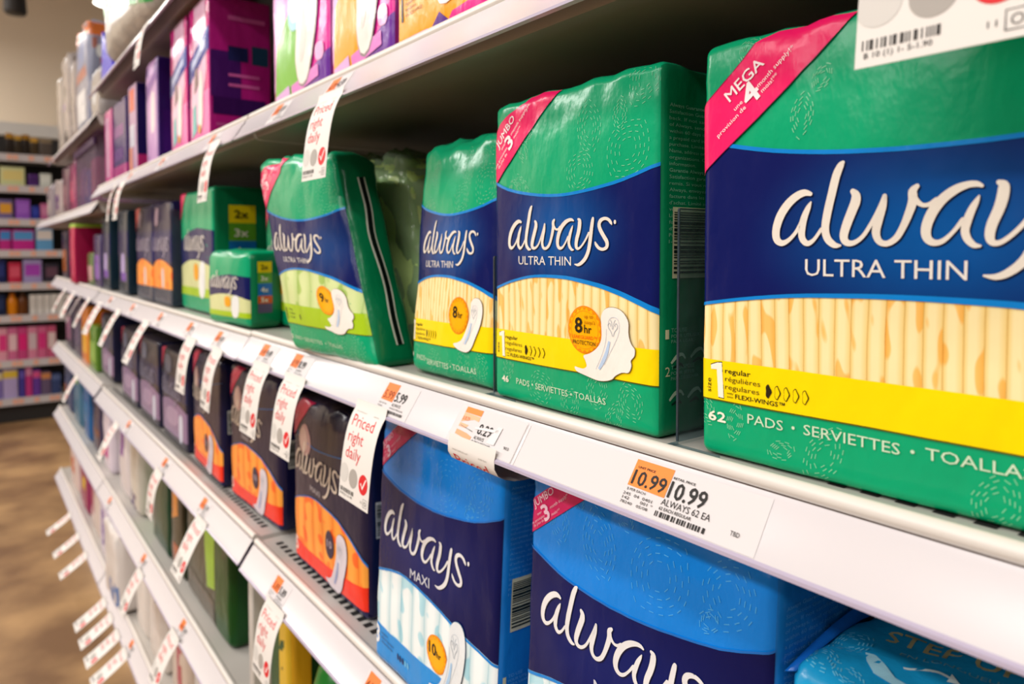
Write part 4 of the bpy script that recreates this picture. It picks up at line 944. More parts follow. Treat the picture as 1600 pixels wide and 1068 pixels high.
# ------------------------------------------------------------------ paper price labels in the channels
SL = math.hypot(STRIP0[0] - STRIP1[0], STRIP0[1] - STRIP1[1])
def strip_surf(W):
    n = (-(STRIP0[1] - STRIP1[1]) / SL * 1.0, (STRIP0[0] - STRIP1[0]) / SL)
    def f(u, v):
        t = v / SL
        return (STRIP1[0] + (STRIP0[0] - STRIP1[0]) * t, -u, STRIP1[1] + (STRIP0[1] - STRIP1[1]) * t)
    return Surf([0, W], [0, SL], f)
SHELFZ = lambda lv, b: Z[lv] + zoff.get((lv, b), 0)
def price_label(W, yl, lv, draw, label, group='price labels in the shelf channels'):
    s = strip_surf(W); mb = MB(); a = Art(s, mb); a.e = 0.00022
    a.rect(0.1, 0.4, W * 1000 - 0.1, SL * 1000 - 0.3, paper('#d7d1d1'), 1)
    draw(a)
    o = mb.build('price_label', smooth=False); a.finish(o)
    o.location = (0, yl, SHELFZ(lv, 0 if yl < 1.033 else 1 if yl < 2.453 else 2))
    return tag(o, label, 'price label', group)
K = lambda: paper('#23201f')
def big_label(a):
    a.part('orange_ticket'); a.poly([(102, 14.0), (130, 13.4), (130.4, 30.2), (102.2, 30.2)], paper('#f5893a'), 2)
    a.part('orange_ticket/unit_price')
    a.text('UNIT PRICE', 105, 25.2, 13, 1.3, K(), 3, bold=0.02); a.text('10.99', 104, 15.4, 24.5, 8.6, K(), 3, bold=0.015)
    a.part(None)
    a.text('$ PER EACH', 103, 11.3, 14, 1.5, K(), 3); a.text('245  04  0401', 101.5, 8.2, 22, 1.7, K(), 3); a.text('142       001 *', 102, 5.7, 23, 1.7, K(), 3); a.text('78240   05/08', 101.5, 3.2, 21, 1.6, K(), 3)
    a.text('RETAIL PRICE', 131.5, 25.2, 15, 1.3, K(), 3, bold=0.02); a.text('10.99', 131.5, 14.6, 25, 9.4, K(), 3, bold=0.015)
    a.text('ALWAYS 62 EA', 129.5, 9.6, 33, 3.7, K(), 3); a.text('62 EACH REGULAR', 129.5, 6.7, 22, 1.8, K(), 3, bold=0.01); a.barcode(128, 2.6, 34, 3.0, K(), 3, seed=4)
    a.text('TBD', 176, 7, 5.6, 2.4, K(), 3)
    a.line([(0.4, 0.4), (0.4, 30)], 0.25, paper('#a59f9c'), 2)
price_label(0.1925, 0.395, 'middle', big_label, 'wide white price label with orange ticket reading 10.99 under the largest green pack')
def torn(a):
    a.part('orange_ticket'); a.poly([(8, 25.4), (30, 25.4), (30, 30.2), (8, 30.2)], paper('#f5893a'), 2); a.poly([(8, 17), (14, 19), (24, 21.5), (30, 20.8), (30, 24.8), (8, 25.2)], paper('#f3b48c'), 1.6); a.poly([(8, 11), (22, 10), (30, 8.5), (30, 5), (8, 7)], paper('#f0a478'), 2); a.poly([(8, 13.4), (18, 13.2), (20, 16.2), (8, 16.6)], paper('#f3b48c'), 2)
    a.text('$ 8.29', 9, 19.2, 9, 3.2, paper('#d8743a'), 3); a.part(None)
    for i in range(4): a.line([(10, 14.6 + .1 * i), (28, 12.8 - .2 * i)], 0.4, K() if i == 1 else paper('#c9c2bd'), 3)
    a.text('8.29', 34, 12.2, 17, 8.2, K(), 3, bold=0.005); a.poly([(30, 15.0), (58, 17.2), (58, 19.6), (30, 16.6)], paper('#e4dfde'), 4); a.poly([(50, 8), (60, 8), (61, 22), (56, 22)], paper('#e2dddc'), 4)
    a.text('ALWAYS', 33, 7.8, 13, 2.7, K(), 3); a.text('46 EACH REGULAR', 32, 5.4, 24, 1.5, K(), 3); a.barcode(31, 2.2, 28, 2.3, K(), 3, seed=9)
    a.text('245 04 04', 7, 2.4, 16, 1.4, paper('#8b8683'), 3); a.text('78240 05', 7, 0.8, 16, 1.2, paper('#8b8683'), 3)
    a.text('903', 71, 8, 6, 2.2, K(), 3); a.line([(84.3, 0.4), (84.3, 30)], 0.25, paper('#b5afac'), 2)
price_label(0.085, 0.483, 'middle', torn, 'scuffed white price label with torn orange ticket under the 46 count pack')
def plain(price, name):
    def d(a):
        a.part('orange_ticket'); a.poly([(4, 13.4), (26, 13), (26.4, 30.2), (4.2, 30.2)], paper('#f07f3c'), 2)
        a.part('orange_ticket/unit_price'); a.text(price, 6, 15.2, 18, 8, paper('#9a4316'), 3, bold=0.012); a.part(None)
        a.text(price, 28, 14.6, 19, 9, K(), 3, bold=0.012); a.text(name, 28, 9.8, 16, 3, K(), 3); a.text('44 EACH REGULAR', 27, 6.9, 24, 1.6, K(), 3); a.barcode(26, 2.6, 28, 2.6, K(), 3, seed=int(float(price) * 7))
        a.text('245 04 04', 4, 9.4, 14, 1.6, paper('#6b6663'), 3); a.text('78240', 4, 6.4, 9, 1.6, paper('#6b6663'), 3)
    return d
price_label(0.062, 0.612, 'middle', plain('5.99', 'ALWAYS'), 'white price label reading 5.99 in the middle rail just left of the slim pack')
price_label(0.062, 0.850, 'middle', plain('8.99', 'ALWAYS'), 'white and orange price label under the slumped zip pack')
price_label(0.062, 0.965, 'middle', plain('9.49', 'ALWAYS'), 'white and orange price label just before the middle rail joint')
ORD = ['first', 'second', 'third', 'fourth', 'fifth', 'sixth', 'seventh', 'eighth', 'ninth']
far_lab = {'middle': [1.18, 1.36, 1.60, 1.90, 2.22], 'upper': [0.735, 0.905, 1.20, 1.56, 1.9], 'lower': [0.655, 0.925, 1.285, 1.58, 1.98], 'bottle': [1.14, 1.45, 1.82, 2.3], 'bottom': [1.5, 2.0]}
for lv, ys in far_lab.items():
    for i, y in enumerate(ys):
        price_label(0.055, y, lv, plain('%d.%d9' % (4 + i, (3 * i + len(lv)) % 10), 'PADS'), 'white price label, %s %s the %s rail from the near end' % (ORD[i], 'past the joint of' if lv == 'middle' else 'along', NAMES[lv]))

# ------------------------------------------------------------------ hanging paper tags
def tag_profile(flare):
    """points (x, z) from the channel foot out and down"""
    pts = [(-0.0186, -0.030)]; ang = R(48 + 8 * flare); x, z = -0.0205, -0.038; pts.append((x, z)); st = 0.0066 if flare < 1 else 0.0056
    for i in range(13):
        ang += (R(86 - 28 * flare) - ang) * 0.25
        x -= st * math.cos(ang) * (1.0 + 0.35 * flare); z -= st * math.sin(ang); pts.append((x, z))
    return pts
def make_tag(flare, wd=0.062):
    pr = tag_profile(flare) if flare >= 0 else [(-0.0186, -0.030), (-0.0206, -0.038), (-0.0204, -0.044), (-0.0170, -0.0495), (-0.011, -0.053), (-0.003, -0.0555), (0.006, -0.0565), (0.016, -0.0565), (0.026, -0.056), (0.036, -0.055), (0.046, -0.054), (0.056, -0.0535), (0.066, -0.0535)]; acc = [0]
    for p, q in zip(pr, pr[1:]): acc.append(acc[-1] + math.hypot(p[0] - q[0], p[1] - q[1]))
    Lt = acc[-1]
    vs = [Lt - q for q in acc][::-1]; vs[0] = 0.0
    def f(u, v):
        d = Lt - v; i = min(max(bisect_right(acc, d) - 1, 0), len(pr) - 2); t = (d - acc[i]) / (acc[i + 1] - acc[i])
        return (pr[i][0] + (pr[i + 1][0] - pr[i][0]) * t, -u, pr[i][1] + (pr[i + 1][1] - pr[i][1]) * t)
    s = Surf([0, wd / 2, wd], vs, f); mb = MB(); a = Art(s, mb); a.e = 0.00015
    a.rect(0, 0, wd * 1000, Lt * 1000, paper('#e6e1db'), 1)
    lay(mb, Surf([0, wd / 2, wd], vs, f, True), [[(0, 0), (wd, 0), (wd, Lt), (0, Lt)]], paper('#e9e3dc'), 0.0001)
    red, k = paper('#d8232a'), paper('#3a3634')
    top = Lt * 1000 - 13
    a.text('WHILE SUPPLIES LAST', 6, top + 1.5, 22, 1.2, paper('#a79f98'), 2); a.text('EVERYDAY', 42, top + 1.5, 11, 1.2, paper('#a79f98'), 2)
    a.text('Priced', 7, top - 12, 44, 11, red, 2, bold=-0.012); a.text('right', 7, top - 27, 31, 11, red, 2, bold=-0.012); a.text('daily', 7, top - 42, 31, 11, red, 2, bold=-0.012)
    a.part('pale_dot'); a.disc(8, 24, 9, paper('#d3cfc9'), 2)
    a.part('grey_dot'); a.disc(28, 22.5, 8.8, paper('#aaa49d'), 2)
    a.part('red_check'); a.disc(49, 22, 9, red, 2); a.line([(44.5, 22.5, 1.8), (48, 18.2, 2.2), (54.5, 28, 1.4)], 1, paper('#f6f1ec'), 3)
    a.part(None); a.barcode(2.5, 6.6, 29, 4.0, k, 2, seed=3); a.text('B 10 (1) 1- 5-1.90', 3.5, 3.4, 25, 2.2, k, 2, bold=0.01)
    a.text('11', 46, 5, 3, 2.4, k, 2); a.line([(51.5, 3), (58.5, 3), (58.5, 10), (51.5, 10), (51.5, 2.8)], 0.5, k, 2); a.text('O', 53, 4.4, 4, 4, k, 2)
    o = mb.build('hanging_tag'); a.finish(o); return o
TAGS = [make_tag(0.0), make_tag(0.55), make_tag(1.5)]
for t in TAGS: tag(t, 'white tag', 'price tag', 'white paper tags hanging from the shelf rails')
used = [False] * 3
def hang(kind, y, lv, label, twist=0.0):
    b = 0 if y < 1.033 else 1 if y < 2.453 else 2 if y < 3.753 else 3
    loc = (0, y, SHELFZ(lv, b))
    o = TAGS[kind] if not used[kind] else copy_thing(TAGS[kind], loc)
    used[kind] = True; o.location = loc; o.rotation_euler = (0, 0, R(twist)); o['label'] = label
TL = 'white tag reading Priced right daily, '
hang(0, 0.643, 'middle', TL + 'covering the edge of the nearest orange pack')
hang(0, 0.838, 'middle', TL + 'left of the nearest orange pack', 0)
hang(0, 0.955, 'middle', TL + 'at the middle rail joint')
hang(0, 1.150, 'middle', TL + 'just past the middle rail joint', -3)
hang(0, 1.315, 'middle', TL + 'in front of the dark mauve pack')
hang(1, 1.69, 'middle', TL + 'under the orange fronted packs')
hang(1, 2.03, 'middle', TL + 'under the dark navy packs')
for i, y in enumerate((2.34, 2.55, 2.72, 2.95, 3.2)): hang(1, y, 'middle', 'thin blurred white tag, %s in the cluster far along the middle rail' % ORD[i], 4 - 5 * (i % 3))
hang(0, 0.730, 'upper', TL + 'over the slumped zip pack')
hang(0, 1.150, 'upper', TL + 'over the tall green pack with size chart', -2)
hang(0, 1.93, 'upper', 'blurred white tag over the navy packs, nearer of the close pair')
hang(0, 2.02, 'upper', 'blurred white tag over the navy packs, farther of the close pair', -4)
hang(0, 1.635, 'top', 'pale tag hanging from the topmost rail across the pink cartons')
hang(0, 0.915, 'lower', TL + 'at the lower rail joint over the yellow pack')
hang(1, 1.265, 'lower', TL + 'over the dark green bag')
hang(0, 1.59, 'lower', 'white tag hanging from the lower rail over the dark teal bags')
hang(1, 2.09, 'lower', 'white tag hanging from the lower rail at the purple and white bags')
hang(1, 2.9, 'lower', 'white tag far along the lower rail near the blue pack')
hang(1, 1.47, 'bottle', 'white tag on the second lowest rail above the pale pack')
hang(1, 1.80, 'bottle', 'white tag on the second lowest rail beside the white bags')
for i, y in enumerate((2.75, 2.95, 3.2)): hang(2, y, 'bottom', 'white tag jutting over the brown floor, %s in the far group of three' % ORD[i], 0)
for i, y in enumerate((2.02, 2.13, 2.24, 2.35)): hang(2, y, 'bottom', 'white tag in the row of four over the floor, %s from the near end' % ORD[i], 0)
hang(2, 1.72, 'bottom', 'white tag jutting over the floor, nearest the lens')
ct = make_tag(-1.0); ct.location = (0, 0.476, Z['middle']); tag(ct, 'white paper tag curled under the rail below the scuffed price label', 'price tag', 'white paper tags hanging from the shelf rails')
# the tag close to the lens, cut by the frame, hanging from the upper rail
hang(0, 0.146, 'upper', 'large cropped white tag with barcode over the 62 count pack')

# ------------------------------------------------------------------ second lowest shelf: green bags, bottles, white bags
ZB = Z['bottle'] - 0.0042
GB = 'green bags on the second lowest shelf'
t = simple_pack(0.30, 0.12, 0.225, '#3b3d2c', '#0c4a18', [('lime_panel', '#8fb72e', [(.55, .3), (.72, .35), (.72, .95), (.5, .9)]), ('dark_panel', '#0c4a18', rc(.74, 0, 1, 1)), ('foot_print', '#5a5348', rc(0, 0, .7, .25))], (), r=0.015, wr=0.002, seed=130, name='pad_bag')
place(t, 0.03, 1.555, ZB, 0.30); tag(t, 'dark green bag with lime panel standing left of the grey divider', 'bag', GB)
t = simple_pack(0.12, 0.12, 0.22, '#33301f', '#1b2a1a', [('orange_panel', '#d8862a', [(.2, .5), (.7, .6), (.6, .95), (.3, .85)]), ('rust_panel', '#a8542e', rc(.3, .1, .7, .3))], (), r=0.012, wr=0.002, seed=131, name='pad_bag')
place(t, 0.03, 1.70, ZB, 0.12); tag(t, 'dark brown bag with orange print beside the dark green bag', 'bag', GB)
t = simple_pack(0.17, 0.12, 0.22, '#16402c', '#0d3322', [('dark_panel', '#4c4836', rc(.0, .1, .3, .9))], (), r=0.012, wr=0.002, seed=132, name='pad_bag')
place(t, 0.03, 1.89, ZB, 0.17); tag(t, 'dark teal green bag, next past the brown bag', 'bag', GB)
t = simple_pack(0.10, 0.12, 0.24, '#4b8a2e', '#2f6a20', [], (), r=0.012, wr=0.002, seed=133, name='pad_bag')
place(t, 0.06, 2.02, ZB, 0.10); tag(t, 'leaf green bag behind the white tag, past the teal bag', 'bag', GB)
WB = 'pale bags on the second lowest shelf'
for i, (yl, w, h, c, f, pf_, lab) in enumerate(((2.16, .13, .2, '#cfc8bc', '#43296a', rc(.05, .0, .75, .26), 'pale beige bag with dark purple foot'), (2.33, .15, .23, '#d8cfd0', '#7c4a9a', rc(.3, .5, .7, .8), 'white bag with violet spot beside the beige bag'), (2.62, .14, .22, '#dcd0dc', '#c02a8a', rc(.3, .2, .8, .42), 'lilac white bag with magenta square'), (2.85, .16, .23, '#3a3450', '#6a3a34', rc(.1, .3, .9, .4), 'dark slate bag past the second joint'), (3.1, .16, .23, '#1d5f9a', '#3c78a8', rc(.2, .3, .8, .6), 'bright blue bag far along the second lowest shelf'), (3.4, .2, .24, '#44708a', '#8ab43e', rc(.2, .7, .8, .9), 'steel blue bag with green top far along'), (3.72, .2, .22, '#3f4a6a', '#c06a3a', rc(.1, .2, .4, .5), 'slate and orange bag farthest along'))):
    t = simple_pack(w, .12, h, c, c, [('front_panel', f, pf_)], (), r=0.018, wr=0.003, seed=140 + i, name='pad_bag'); place(t, 0.025, yl, ZB + 0.0004, w); tag(t, lab, 'bag', WB)
m = MB(); m.box((0.0, -0.011, 0), (0.38, 0.011, 0.236), 'upright_grey', 0.002)
t = m.build('shelf_divider'); t.location = (0.012, 1.085, ZB); tag(t, 'grey upright divider panel between the dark green bag and green bottles', 'shelf divider')
t = simple_pack(0.085, 0.1, 0.225, '#0f4a1e', '#e0a820', [('yellow_panel', '#d9b02c', rc(.62, .0, 1, .9))], [('green_panel', '#0e3f18', rc(.3, 0, 1, 1))], r=0.01, wr=0.001, seed=150, name='pad_bag')
place(t, 0.03, 1.055, ZB, 0.085); tag(t, 'dark green and yellow pack behind the tag at the lower rail joint', 'pack')
def bottle(label, col, cap, x, y, k=1.0):
    m = MB(); m.lathe([(0.0, 0), (0.034 * k, 0), (0.037 * k, 0.006), (0.037 * k, 0.12 * k), (0.030 * k, 0.145 * k), (0.017 * k, 0.158 * k), (0.014 * k, 0.162 * k)], film(col, bump=False), 24)
    m.lathe([(0.0375 * k, 0.03), (0.0375 * k, 0.10 * k)], film('#e2d04a'), 24)
    o = m.build('bottle'); smooth_by_angle(o, 40)
    c = MB(); c.lathe([(0.019 * k, 0.156 * k), (0.021 * k, 0.16 * k), (0.021 * k, 0.186 * k), (0.018 * k, 0.19 * k), (0, 0.191 * k)], film(cap, bump=False), 20)
    q = c.build('cap', o); smooth_by_angle(q, 40)
    o.location = (x, y, ZB); return tag(o, label, 'bottle', 'bottles under the lower shelf')
bottle('green bottle with white cap under the near lower rail', '#2f8f36', '#f0ece8', 0.06, 0.86, 1.05)
bottle('dark bottle with black cap behind the green bottle', '#2a2f22', '#1d1a18', 0.16, 0.885, 1.05)
bottle('green bottle with white cap farther back under the near lower rail', '#3a8a3c', '#e9e4de', 0.26, 0.90, 1.1)
bottle('green bottle with pale cap beside the grey divider', '#3d8a34', '#d9d9d2', 0.19, 1.03, 1.1)

# lowest deck: white bags
ZC = Z['bottom'] - 0.0042
LB = 'white bags on the lowest deck'
for i, (yl, w, h, x, c, f, pf_, lab) in enumerate(((1.52, .30, .2, .03, '#dcd6cf', '#77716c', rc(.4, .62, .52, .76), 'pale grey bag with small dark square, nearest on the lowest deck'), (1.72, .15, .21, .03, '#cdb9a8', '#a83a4a', rc(.5, .1, .75, .6), 'beige bag with red strip on the lowest deck'), (1.90, .15, .226, .02, '#d9cfc6', '#2a2626', padshape(.7, .8, .3, .25, 0), 'off white bag with black oval print'), (2.07, .14, .226, .02, '#e0d8d0', '#2c2626', padshape(.5, .85, .4, .2, 0), 'white bag with black oval print beside the blue labelled box'), (2.33, .22, .215, -.016, '#dcd5d0', '#5f7fb4', rc(.5, .08, .98, .35), 'white box with blue label jutting over the lowest rail'), (2.64, .17, .22, .014, '#d8cede', '#5a2fa0', rc(.3, .2, .6, .7), 'white bag with violet streak on the lowest deck'), (2.90, .2, .21, .02, '#d0c0b8', '#a01c5a', rc(.1, .3, .5, .9), 'cream bag with crimson print on the lowest deck'), (3.2, .22, .22, .02, '#8f2456', '#d8b02a', rc(.5, .4, .8, .6), 'crimson and yellow bag on the lowest deck'), (3.5, .22, .22, .02, '#d8c2bc', '#c85a3a', rc(.2, .3, .6, .6), 'pale pink bag far along the lowest deck'))):
    t = simple_pack(w, .14, h, c, c, [('front_panel', f, pf_)], (), r=0.02, wr=0.003, seed=160 + i, name='wrapped_bag'); place(t, x, yl, ZC if x >= 0 else Z['bottom'] + 0.0006, w); tag(t, lab, 'bag', LB)

# ------------------------------------------------------------------ third bay: hanging packs and clear tote above the middle shelf
ZU2 = SHELFZ('upper', 2) - 0.0044; ZT2 = SHELFZ('top', 2) - 0.0044
# clear tote with purple packs inside
m = MB()
for a_, b_ in (((0, 0, 0), (0.3, .003, .215)), ((0, .497, 0), (.3, .5, .215)), ((0, .003, 0), (.003, .497, .215)), ((.297, .003, 0), (.3, .497, .215)), ((.003, .003, 0), (.297, .497, .003))): m.box(a_, b_, 'clear_tote_plastic')
t = m.build('clear_tote', smooth=False); t.location = (0.014, 2.58, ZU2 + 0.001)
r_ = MB(); r_.box((-0.006, -0.006, .185), (0.0, .506, .206), film('#4a2a5c')); r_.build('purple_band', t, smooth=False)
tag(t, 'clear plastic tote of purple packs past the second shelf joint', 'tote')
for i, (y, w, h, c, f, lab) in enumerate(((2.76, .14, .15, '#e0357e', '#f06a9a', 'pink pack inside the clear tote, nearest'), (2.92, .13, .12, '#2a55d0', '#b89ac8', 'blue pack inside the clear tote, in the middle'), (3.05, .11, .14, '#9a5ab0', '#d88ab8', 'purple pack inside the clear tote, farthest'), (2.70, .09, .1, '#5a2a7a', '#9a3a7a', 'violet pack inside the clear tote, at the near corner'))):
    if i == 3: y = 2.70
    t = simple_pack(w, .1 if i < 3 else .08, h, c, c, [('front_panel', f, rc(.2, .3, .8, .9))], (), seed=180 + i); place(t, 0.022 if i < 3 else 0.16, y + (0.0 if i < 3 else 0.02), ZU2 + 0.0048, w); tag(t, lab, 'pack', 'packs inside the clear tote')
for i, (yl, w, h, c, f, z, lab) in enumerate(((3.32, .16, .2, '#8f2a5e', '#d8587a', ZU2, 'crimson pack beside the clear tote'), (3.58, .2, .2, '#6f4a5a', '#9a6a74', ZU2, 'dusky pink pack past the clear tote'), (3.9, .24, .17, '#a89a98', '#6a3f7a', ZU2, 'grey and plum pack in the farthest upper bay'), (4.3, .24, .17, '#8a7f86', '#c3b9b4', ZU2, 'grey pack farthest along the upper shelf'),
        (3.06, .30, .36, '#83869a', '#d8743a', ZT2, 'orange, blue and grey bag on the high shelf of the third bay'), (2.70, .19, .16, '#97908c', '#c9d0d8', ZT2, 'greyish bag with pale disc on the high shelf'), (3.26, .16, .30, '#958a86', '#7a706c', ZT2, 'grey bag on the high shelf of the third bay'), (3.52, .22, .37, '#9a8f8a', '#2f3330', ZT2, 'pale grey bag with dark round hole on the high shelf'), (3.73, .17, .33, '#a2988f', '#8a7e7a', ZT2, 'pale bag at the far end of the high shelf'))):
    fr = [('front_panel', f, rc(.2, .2, .7, .6))]; sd = ()
    if lab.startswith('orange, blue'):
        fr = [('orange_panel', '#d8743a', rc(.0, .88, 1, 1)), ('blue_panel', '#6f7fae', rc(.2, .62, .8, .84)), ('rust_panel', '#a8503a', rc(.1, .5, .9, .6)), ('white_panel', '#d8d8dc', rc(.1, .1, .8, .4))]
        sd = [('orange_panel', '#c86a30', rc(.0, .86, 1, 1)), ('rust_panel', '#8a4a3a', rc(.1, .74, 1, .84)), ('white_disc', '#dfe0dc', padshape(.35, .72, .3, .12, 0)), ('rust_panel', '#b8583a', rc(.3, .6, 1, .66)), ('pale_panel', '#c9d6e2', rc(.5, .46, .95, .58))]
    elif 'dark round hole' in lab:
        fr = [('hanger_hole', '#23282a', padshape(.55, .62, .3, .13, 0)), ('lilac_panel', '#a08aa8', rc(.2, .42, .6, .5)), ('dark_patch', '#4a4442', padshape(.6, .14, .4, .12, 0))]; sd = [('rust_panel', '#b8907a', rc(.2, .3, .8, .4))]
    elif 'pale disc' in lab: fr = [('pale_disc', f, padshape(.5, .5, .4, .35, 0))]; sd = [('rust_panel', '#b07a5a', rc(.2, .5, .7, .8))]
    t = simple_pack(w, .12, h, c, c, fr, sd, r=0.02, wr=0.004, seed=190 + i, name='hanging_bag' if z == ZT2 else 'pad_pack'); place(t, 0.02, yl, z, w); tag(t, lab, 'bag' if z == ZT2 else 'pack', 'bags on the high shelf of the far bays' if z == ZT2 else 'packs on the upper shelf of the far bays')

# ------------------------------------------------------------------ end gondola facing the lens across the back of the aisle
YF = 6.3
GS = [1.94, 1.715, 1.475, 1.25, 1.013, 0.780, 0.455, 0.18]
m = MB(); m.box((-1.3, YF + 0.4, 0), (0.62, YF + 0.42, 2.12), 'pegboard_dark'); m.box((-1.3, YF + 0.05, 0), (0.62, YF + 0.06, 0.12), 'pegboard_dark')
t = m.build('end_gondola_panel', smooth=False); tag(t, 'dark back panel of the gondola across the end of the aisle', 'back panel')
m = MB(); m.box((-1.3, YF + 0.36, 2.125), (0.62, YF + 0.46, 2.22), 'white_painted_steel')
t = m.build('header_board', smooth=False); tag(t, 'plain white header board over the end gondola', 'header board')
for i, z in enumerate(GS):
    m = MB(); m.box((-1.3, YF + 0.0, z - 0.03), (0.62, YF + 0.398, z), 'white_painted_steel')
    o = m.build('gondola_shelf', smooth=False)
    c = MB(); c.box((-1.3, YF - 0.012, z - 0.05), (0.62, YF - 0.0005, z + 0.003), 'channel_white'); ch = c.build('price_channel', o, smooth=False)
    q = MB()
    for k in range(16):
        x = -0.7 + 0.075 * k + 0.02 * (k % 3); q.box((x, YF - 0.0135, z - 0.04), (x + 0.03, YF - 0.0125, z - 0.005), paper('#f0b49a'))
    q.build('ticket_row', o, smooth=False)
    tag(o, 'white end gondola shelf, %s' % ['topmost, under the black and gold boxes', 'second from the top, under the pale yellow pack', 'third from the top, under the purple box', 'fourth from the top, under the blue and magenta packs', 'fifth from the top, above the amber bottle', 'under the amber bottle and white cartons', 'second lowest, under the pink cartons', 'lowest, under the mixed purple cartons'][i], 'shelf', 'shelves of the end gondola')
def gbox(x0, x1, z, h, c, f, label, name='carton', cat='carton', pf_=None, deep=0.12):
    w = x1 - x0
    t = simple_pack(w, deep, h, c, c, [('front_panel', f, pf_ or rc(.1, .3, .9, .8))], (), r=0.004, bulge=0.001, wr=0.0, seed=int(x0 * 100) % 50, step=0.1, name=name)
    t.location = ((x0 + x1) / 2, YF + 0.015, z + 0.0005); t.rotation_euler = (0, 0, 0)
    tag(t, label, cat, 'goods on the end gondola')
px = lambda p: p * 0.00398 - 0.118
G = [
 (0, [(-30, -4, .2, '#3a3024', '#c89a3a'), (13, 25, .15, '#2b2118', '#b8862a', 'black box with gold top, leftmost'), (26, 37, .14, '#3a2f20', '#c79a3a', 'black and gold box, second'), (38, 49, .15, '#2b2118', '#a8781f', 'black box with gold top, third'), (50, 62, .13, '#4a3a24', '#d0a040', 'brown and gold box, fourth'), (64, 84, .13, '#5a5048', '#8a7a62', 'grey brown box, last')]),
 (1, [(4, 41, .135, '#d9dca2', '#ead98a', 'pale yellow and mint wrapped pack'), (46, 62, .09, '#5a2f7a', '#4a2668', 'small purple box'), (64, 82, .10, '#d8dcd2', '#e8ece4', 'white rounded pack')]),
 (2, [(-22, -2, .14, '#6a5a8a', '#d8a84a', 'far left mixed box'), (0, 22, .14, '#7a6a9a', '#e8a83a', 'mauve box with amber stripe'), (26, 48, .145, '#9a5ac8', '#a868d4', 'bright purple box'), (50, 62, .10, '#2f3a9a', '#3a48b0', 'navy blue box'), (64, 78, .12, '#c86a9a', '#d88ab0', 'rose box')]),
 (3, [(-22, -1, .15, '#c8308a', '#4a8ad0', 'half seen magenta and blue pack'), (1, 18, .15, '#c8308a', '#4a90d8', 'magenta pack with blue top, leftmost'), (20, 53, .15, '#cc2f92', '#5aa0dc', 'magenta pack with blue top, wide'), (56, 82, .16, '#6aa8d8', '#e8e0da', 'sky blue and white pack')]),
 (4, [(-12, 9, .17, '#232a5c', '#2f3a7a', 'dark navy carton'), (13, 32, .15, '#c8304e', '#e05a72', 'red and pink carton'), (35, 64, .17, '#a89acc', '#b04ac0', 'lavender carton with magenta patch'), (68, 90, .14, '#3a3440', '#6a4a5a', 'dark plum carton')]),
 (5, [(-14, 7, .15, '#1f2a4a', '#2a3860', 'navy box beside the amber bottle')] + [(44 + 11 * k, 54 + 11 * k, .145, '#e6e2dc', '#d8d4ce', 'white carton, %s in the white row' % ORD[k]) for k in range(6)]),
 (6, [(-20 + 15 * k, -6 + 15 * k, .235, ['#d85a94', '#e8a0b4', '#d8709c', '#cf4a86', '#e08aa8', '#d86a94', '#cc5a80'][k], ['#f0d8c0', '#e8408a', '#f0c8d0', '#e82a80', '#d8c0c8', '#e03a86', '#e8d0d0'][k], 'pink carton, %s in the pink row' % ORD[k]) for k in range(7)]),
 (7, [(-22, 0, .2, '#8a7ac0', '#e8d8a0', 'lilac carton with yellow top, half cut off'), (1, 23, .21, '#b8a8d8', '#e8c84a', 'lilac carton with yellow top'), (25, 34, .2, '#4a3f9a', '#6a5ab8', 'narrow indigo carton'), (35, 45, .22, '#c83a86', '#d88ab0', 'narrow magenta carton'), (46, 58, .19, '#6a3fa0', '#e05a94', 'violet and pink carton'), (59, 74, .17, '#6a5a78', '#d8905a', 'mauve carton with orange patch'), (75, 90, .15, '#3a4a78', '#5a6a98', 'slate blue carton')]),
]
SN = ['topmost', 'second highest', 'third highest', 'fourth highest', 'fifth highest', 'sixth', 'second lowest', 'lowest']
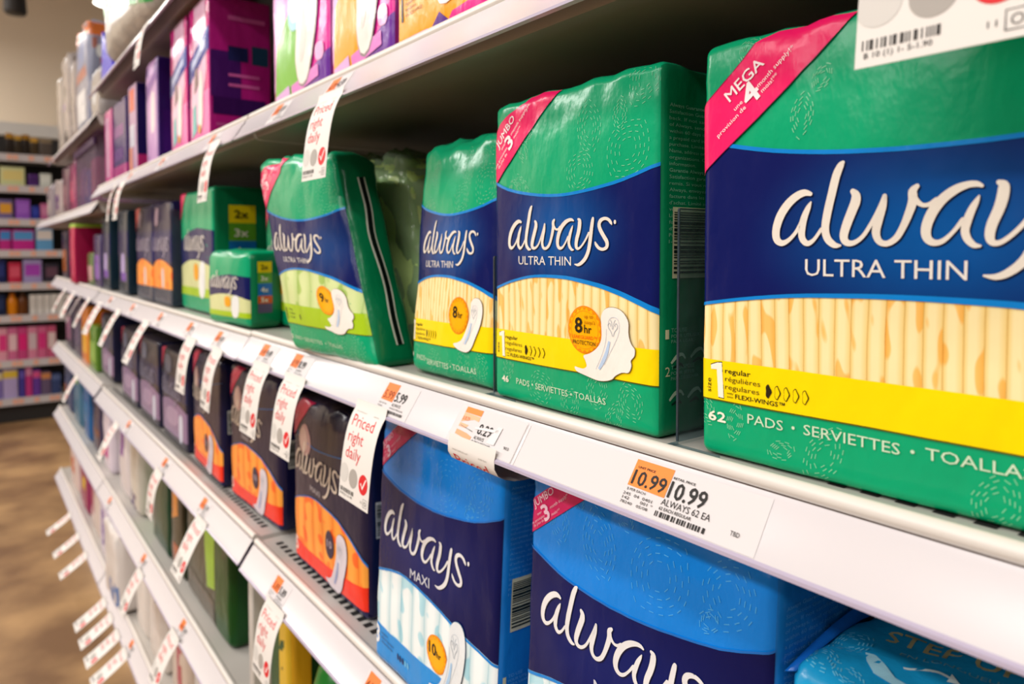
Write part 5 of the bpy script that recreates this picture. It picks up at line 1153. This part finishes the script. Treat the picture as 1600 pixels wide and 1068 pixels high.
for si, items in G:
    for k, it in enumerate(items):
        lab = it[5] if len(it) > 5 else 'dark brown box'
        if si == 0: pfx = rc(0, .75, 1, 1)
        elif si == 3: pfx = rc(.05, .5, .95, .92)
        elif si == 7: pfx = rc(0, .7, 1, .95)
        else: pfx = None
        gbox(px(it[0]), px(it[1]), GS[si], it[2], it[3], it[4], '%s on the %s shelf of the end gondola' % (lab, SN[si]), pf_=pfx)
def amber(x, label, c, cc):
    m = MB(); m.lathe([(0, 0), (.03, 0), (.034, .006), (.034, .10), (.026, .125), (.014, .132)], film(c, bump=False), 20); o = m.build('bottle'); smooth_by_angle(o)
    q = MB(); q.lathe([(.017, .13), (.018, .16), (0, .161)], film(cc, bump=False), 16); q.build('cap', o); o.location = (x, YF + 0.06, GS[5] + 0.0005); tag(o, label, 'bottle', 'goods on the end gondola')
amber(px(18), 'amber bottle on the sixth shelf of the end gondola', '#e88a10', '#c86a0c'); amber(px(34), 'brown bottle beside the amber bottle on the end gondola', '#6a3a14', '#4a2a10')

# ------------------------------------------------------------------ ceiling fixtures far behind
def lamp(loc, label):
    m = MB(); m.lathe([(0.0, 0.10), (0.05, 0.095), (0.085, 0.05), (0.09, 0.0), (0.082, 0.0), (0.05, 0.07), (0, 0.08)], 'white_painted_steel', 24); m.lathe([(0.006, 0.12), (0.006, 5.2 - loc[2])], 'upright_grey', 8)
    o = m.build('pendant_lamp'); b = MB(); b.lathe([(0, -0.02), (0.05, -0.015), (0.078, 0.0), (0.08, 0.012), (0.07, 0.03)], 'lamp_glow', 24); b.build('lamp_lens', o); o.location = loc; tag(o, label, 'lamp')
lamp((0.738, 7.500, 3.484), 'glowing round pendant lamp beyond the white tissue bundle')
m = MB(); m.lathe([(0, 0), (0.07, 0.0), (0.08, 0.02), (0.07, 0.2), (0.03, 0.24), (0, 0.24)], 'pegboard_dark', 20); m.lathe([(0.008, 0.24), (0.008, 5.2 - 3.127)], 'pegboard_dark', 8)
t = m.build('spotlight'); t.location = (0.047, 7.000, 3.127); tag(t, 'dark spotlight hanging at the top left against the beige wall', 'spotlight')

for c_ in ('#f06cb4', '#f2c6e0', '#253c9c', '#d81f88', '#a81a74'):
    MATS['film_' + c_.lstrip('#')].node_tree.nodes['Principled BSDF'].inputs['Roughness'].default_value = 0.14
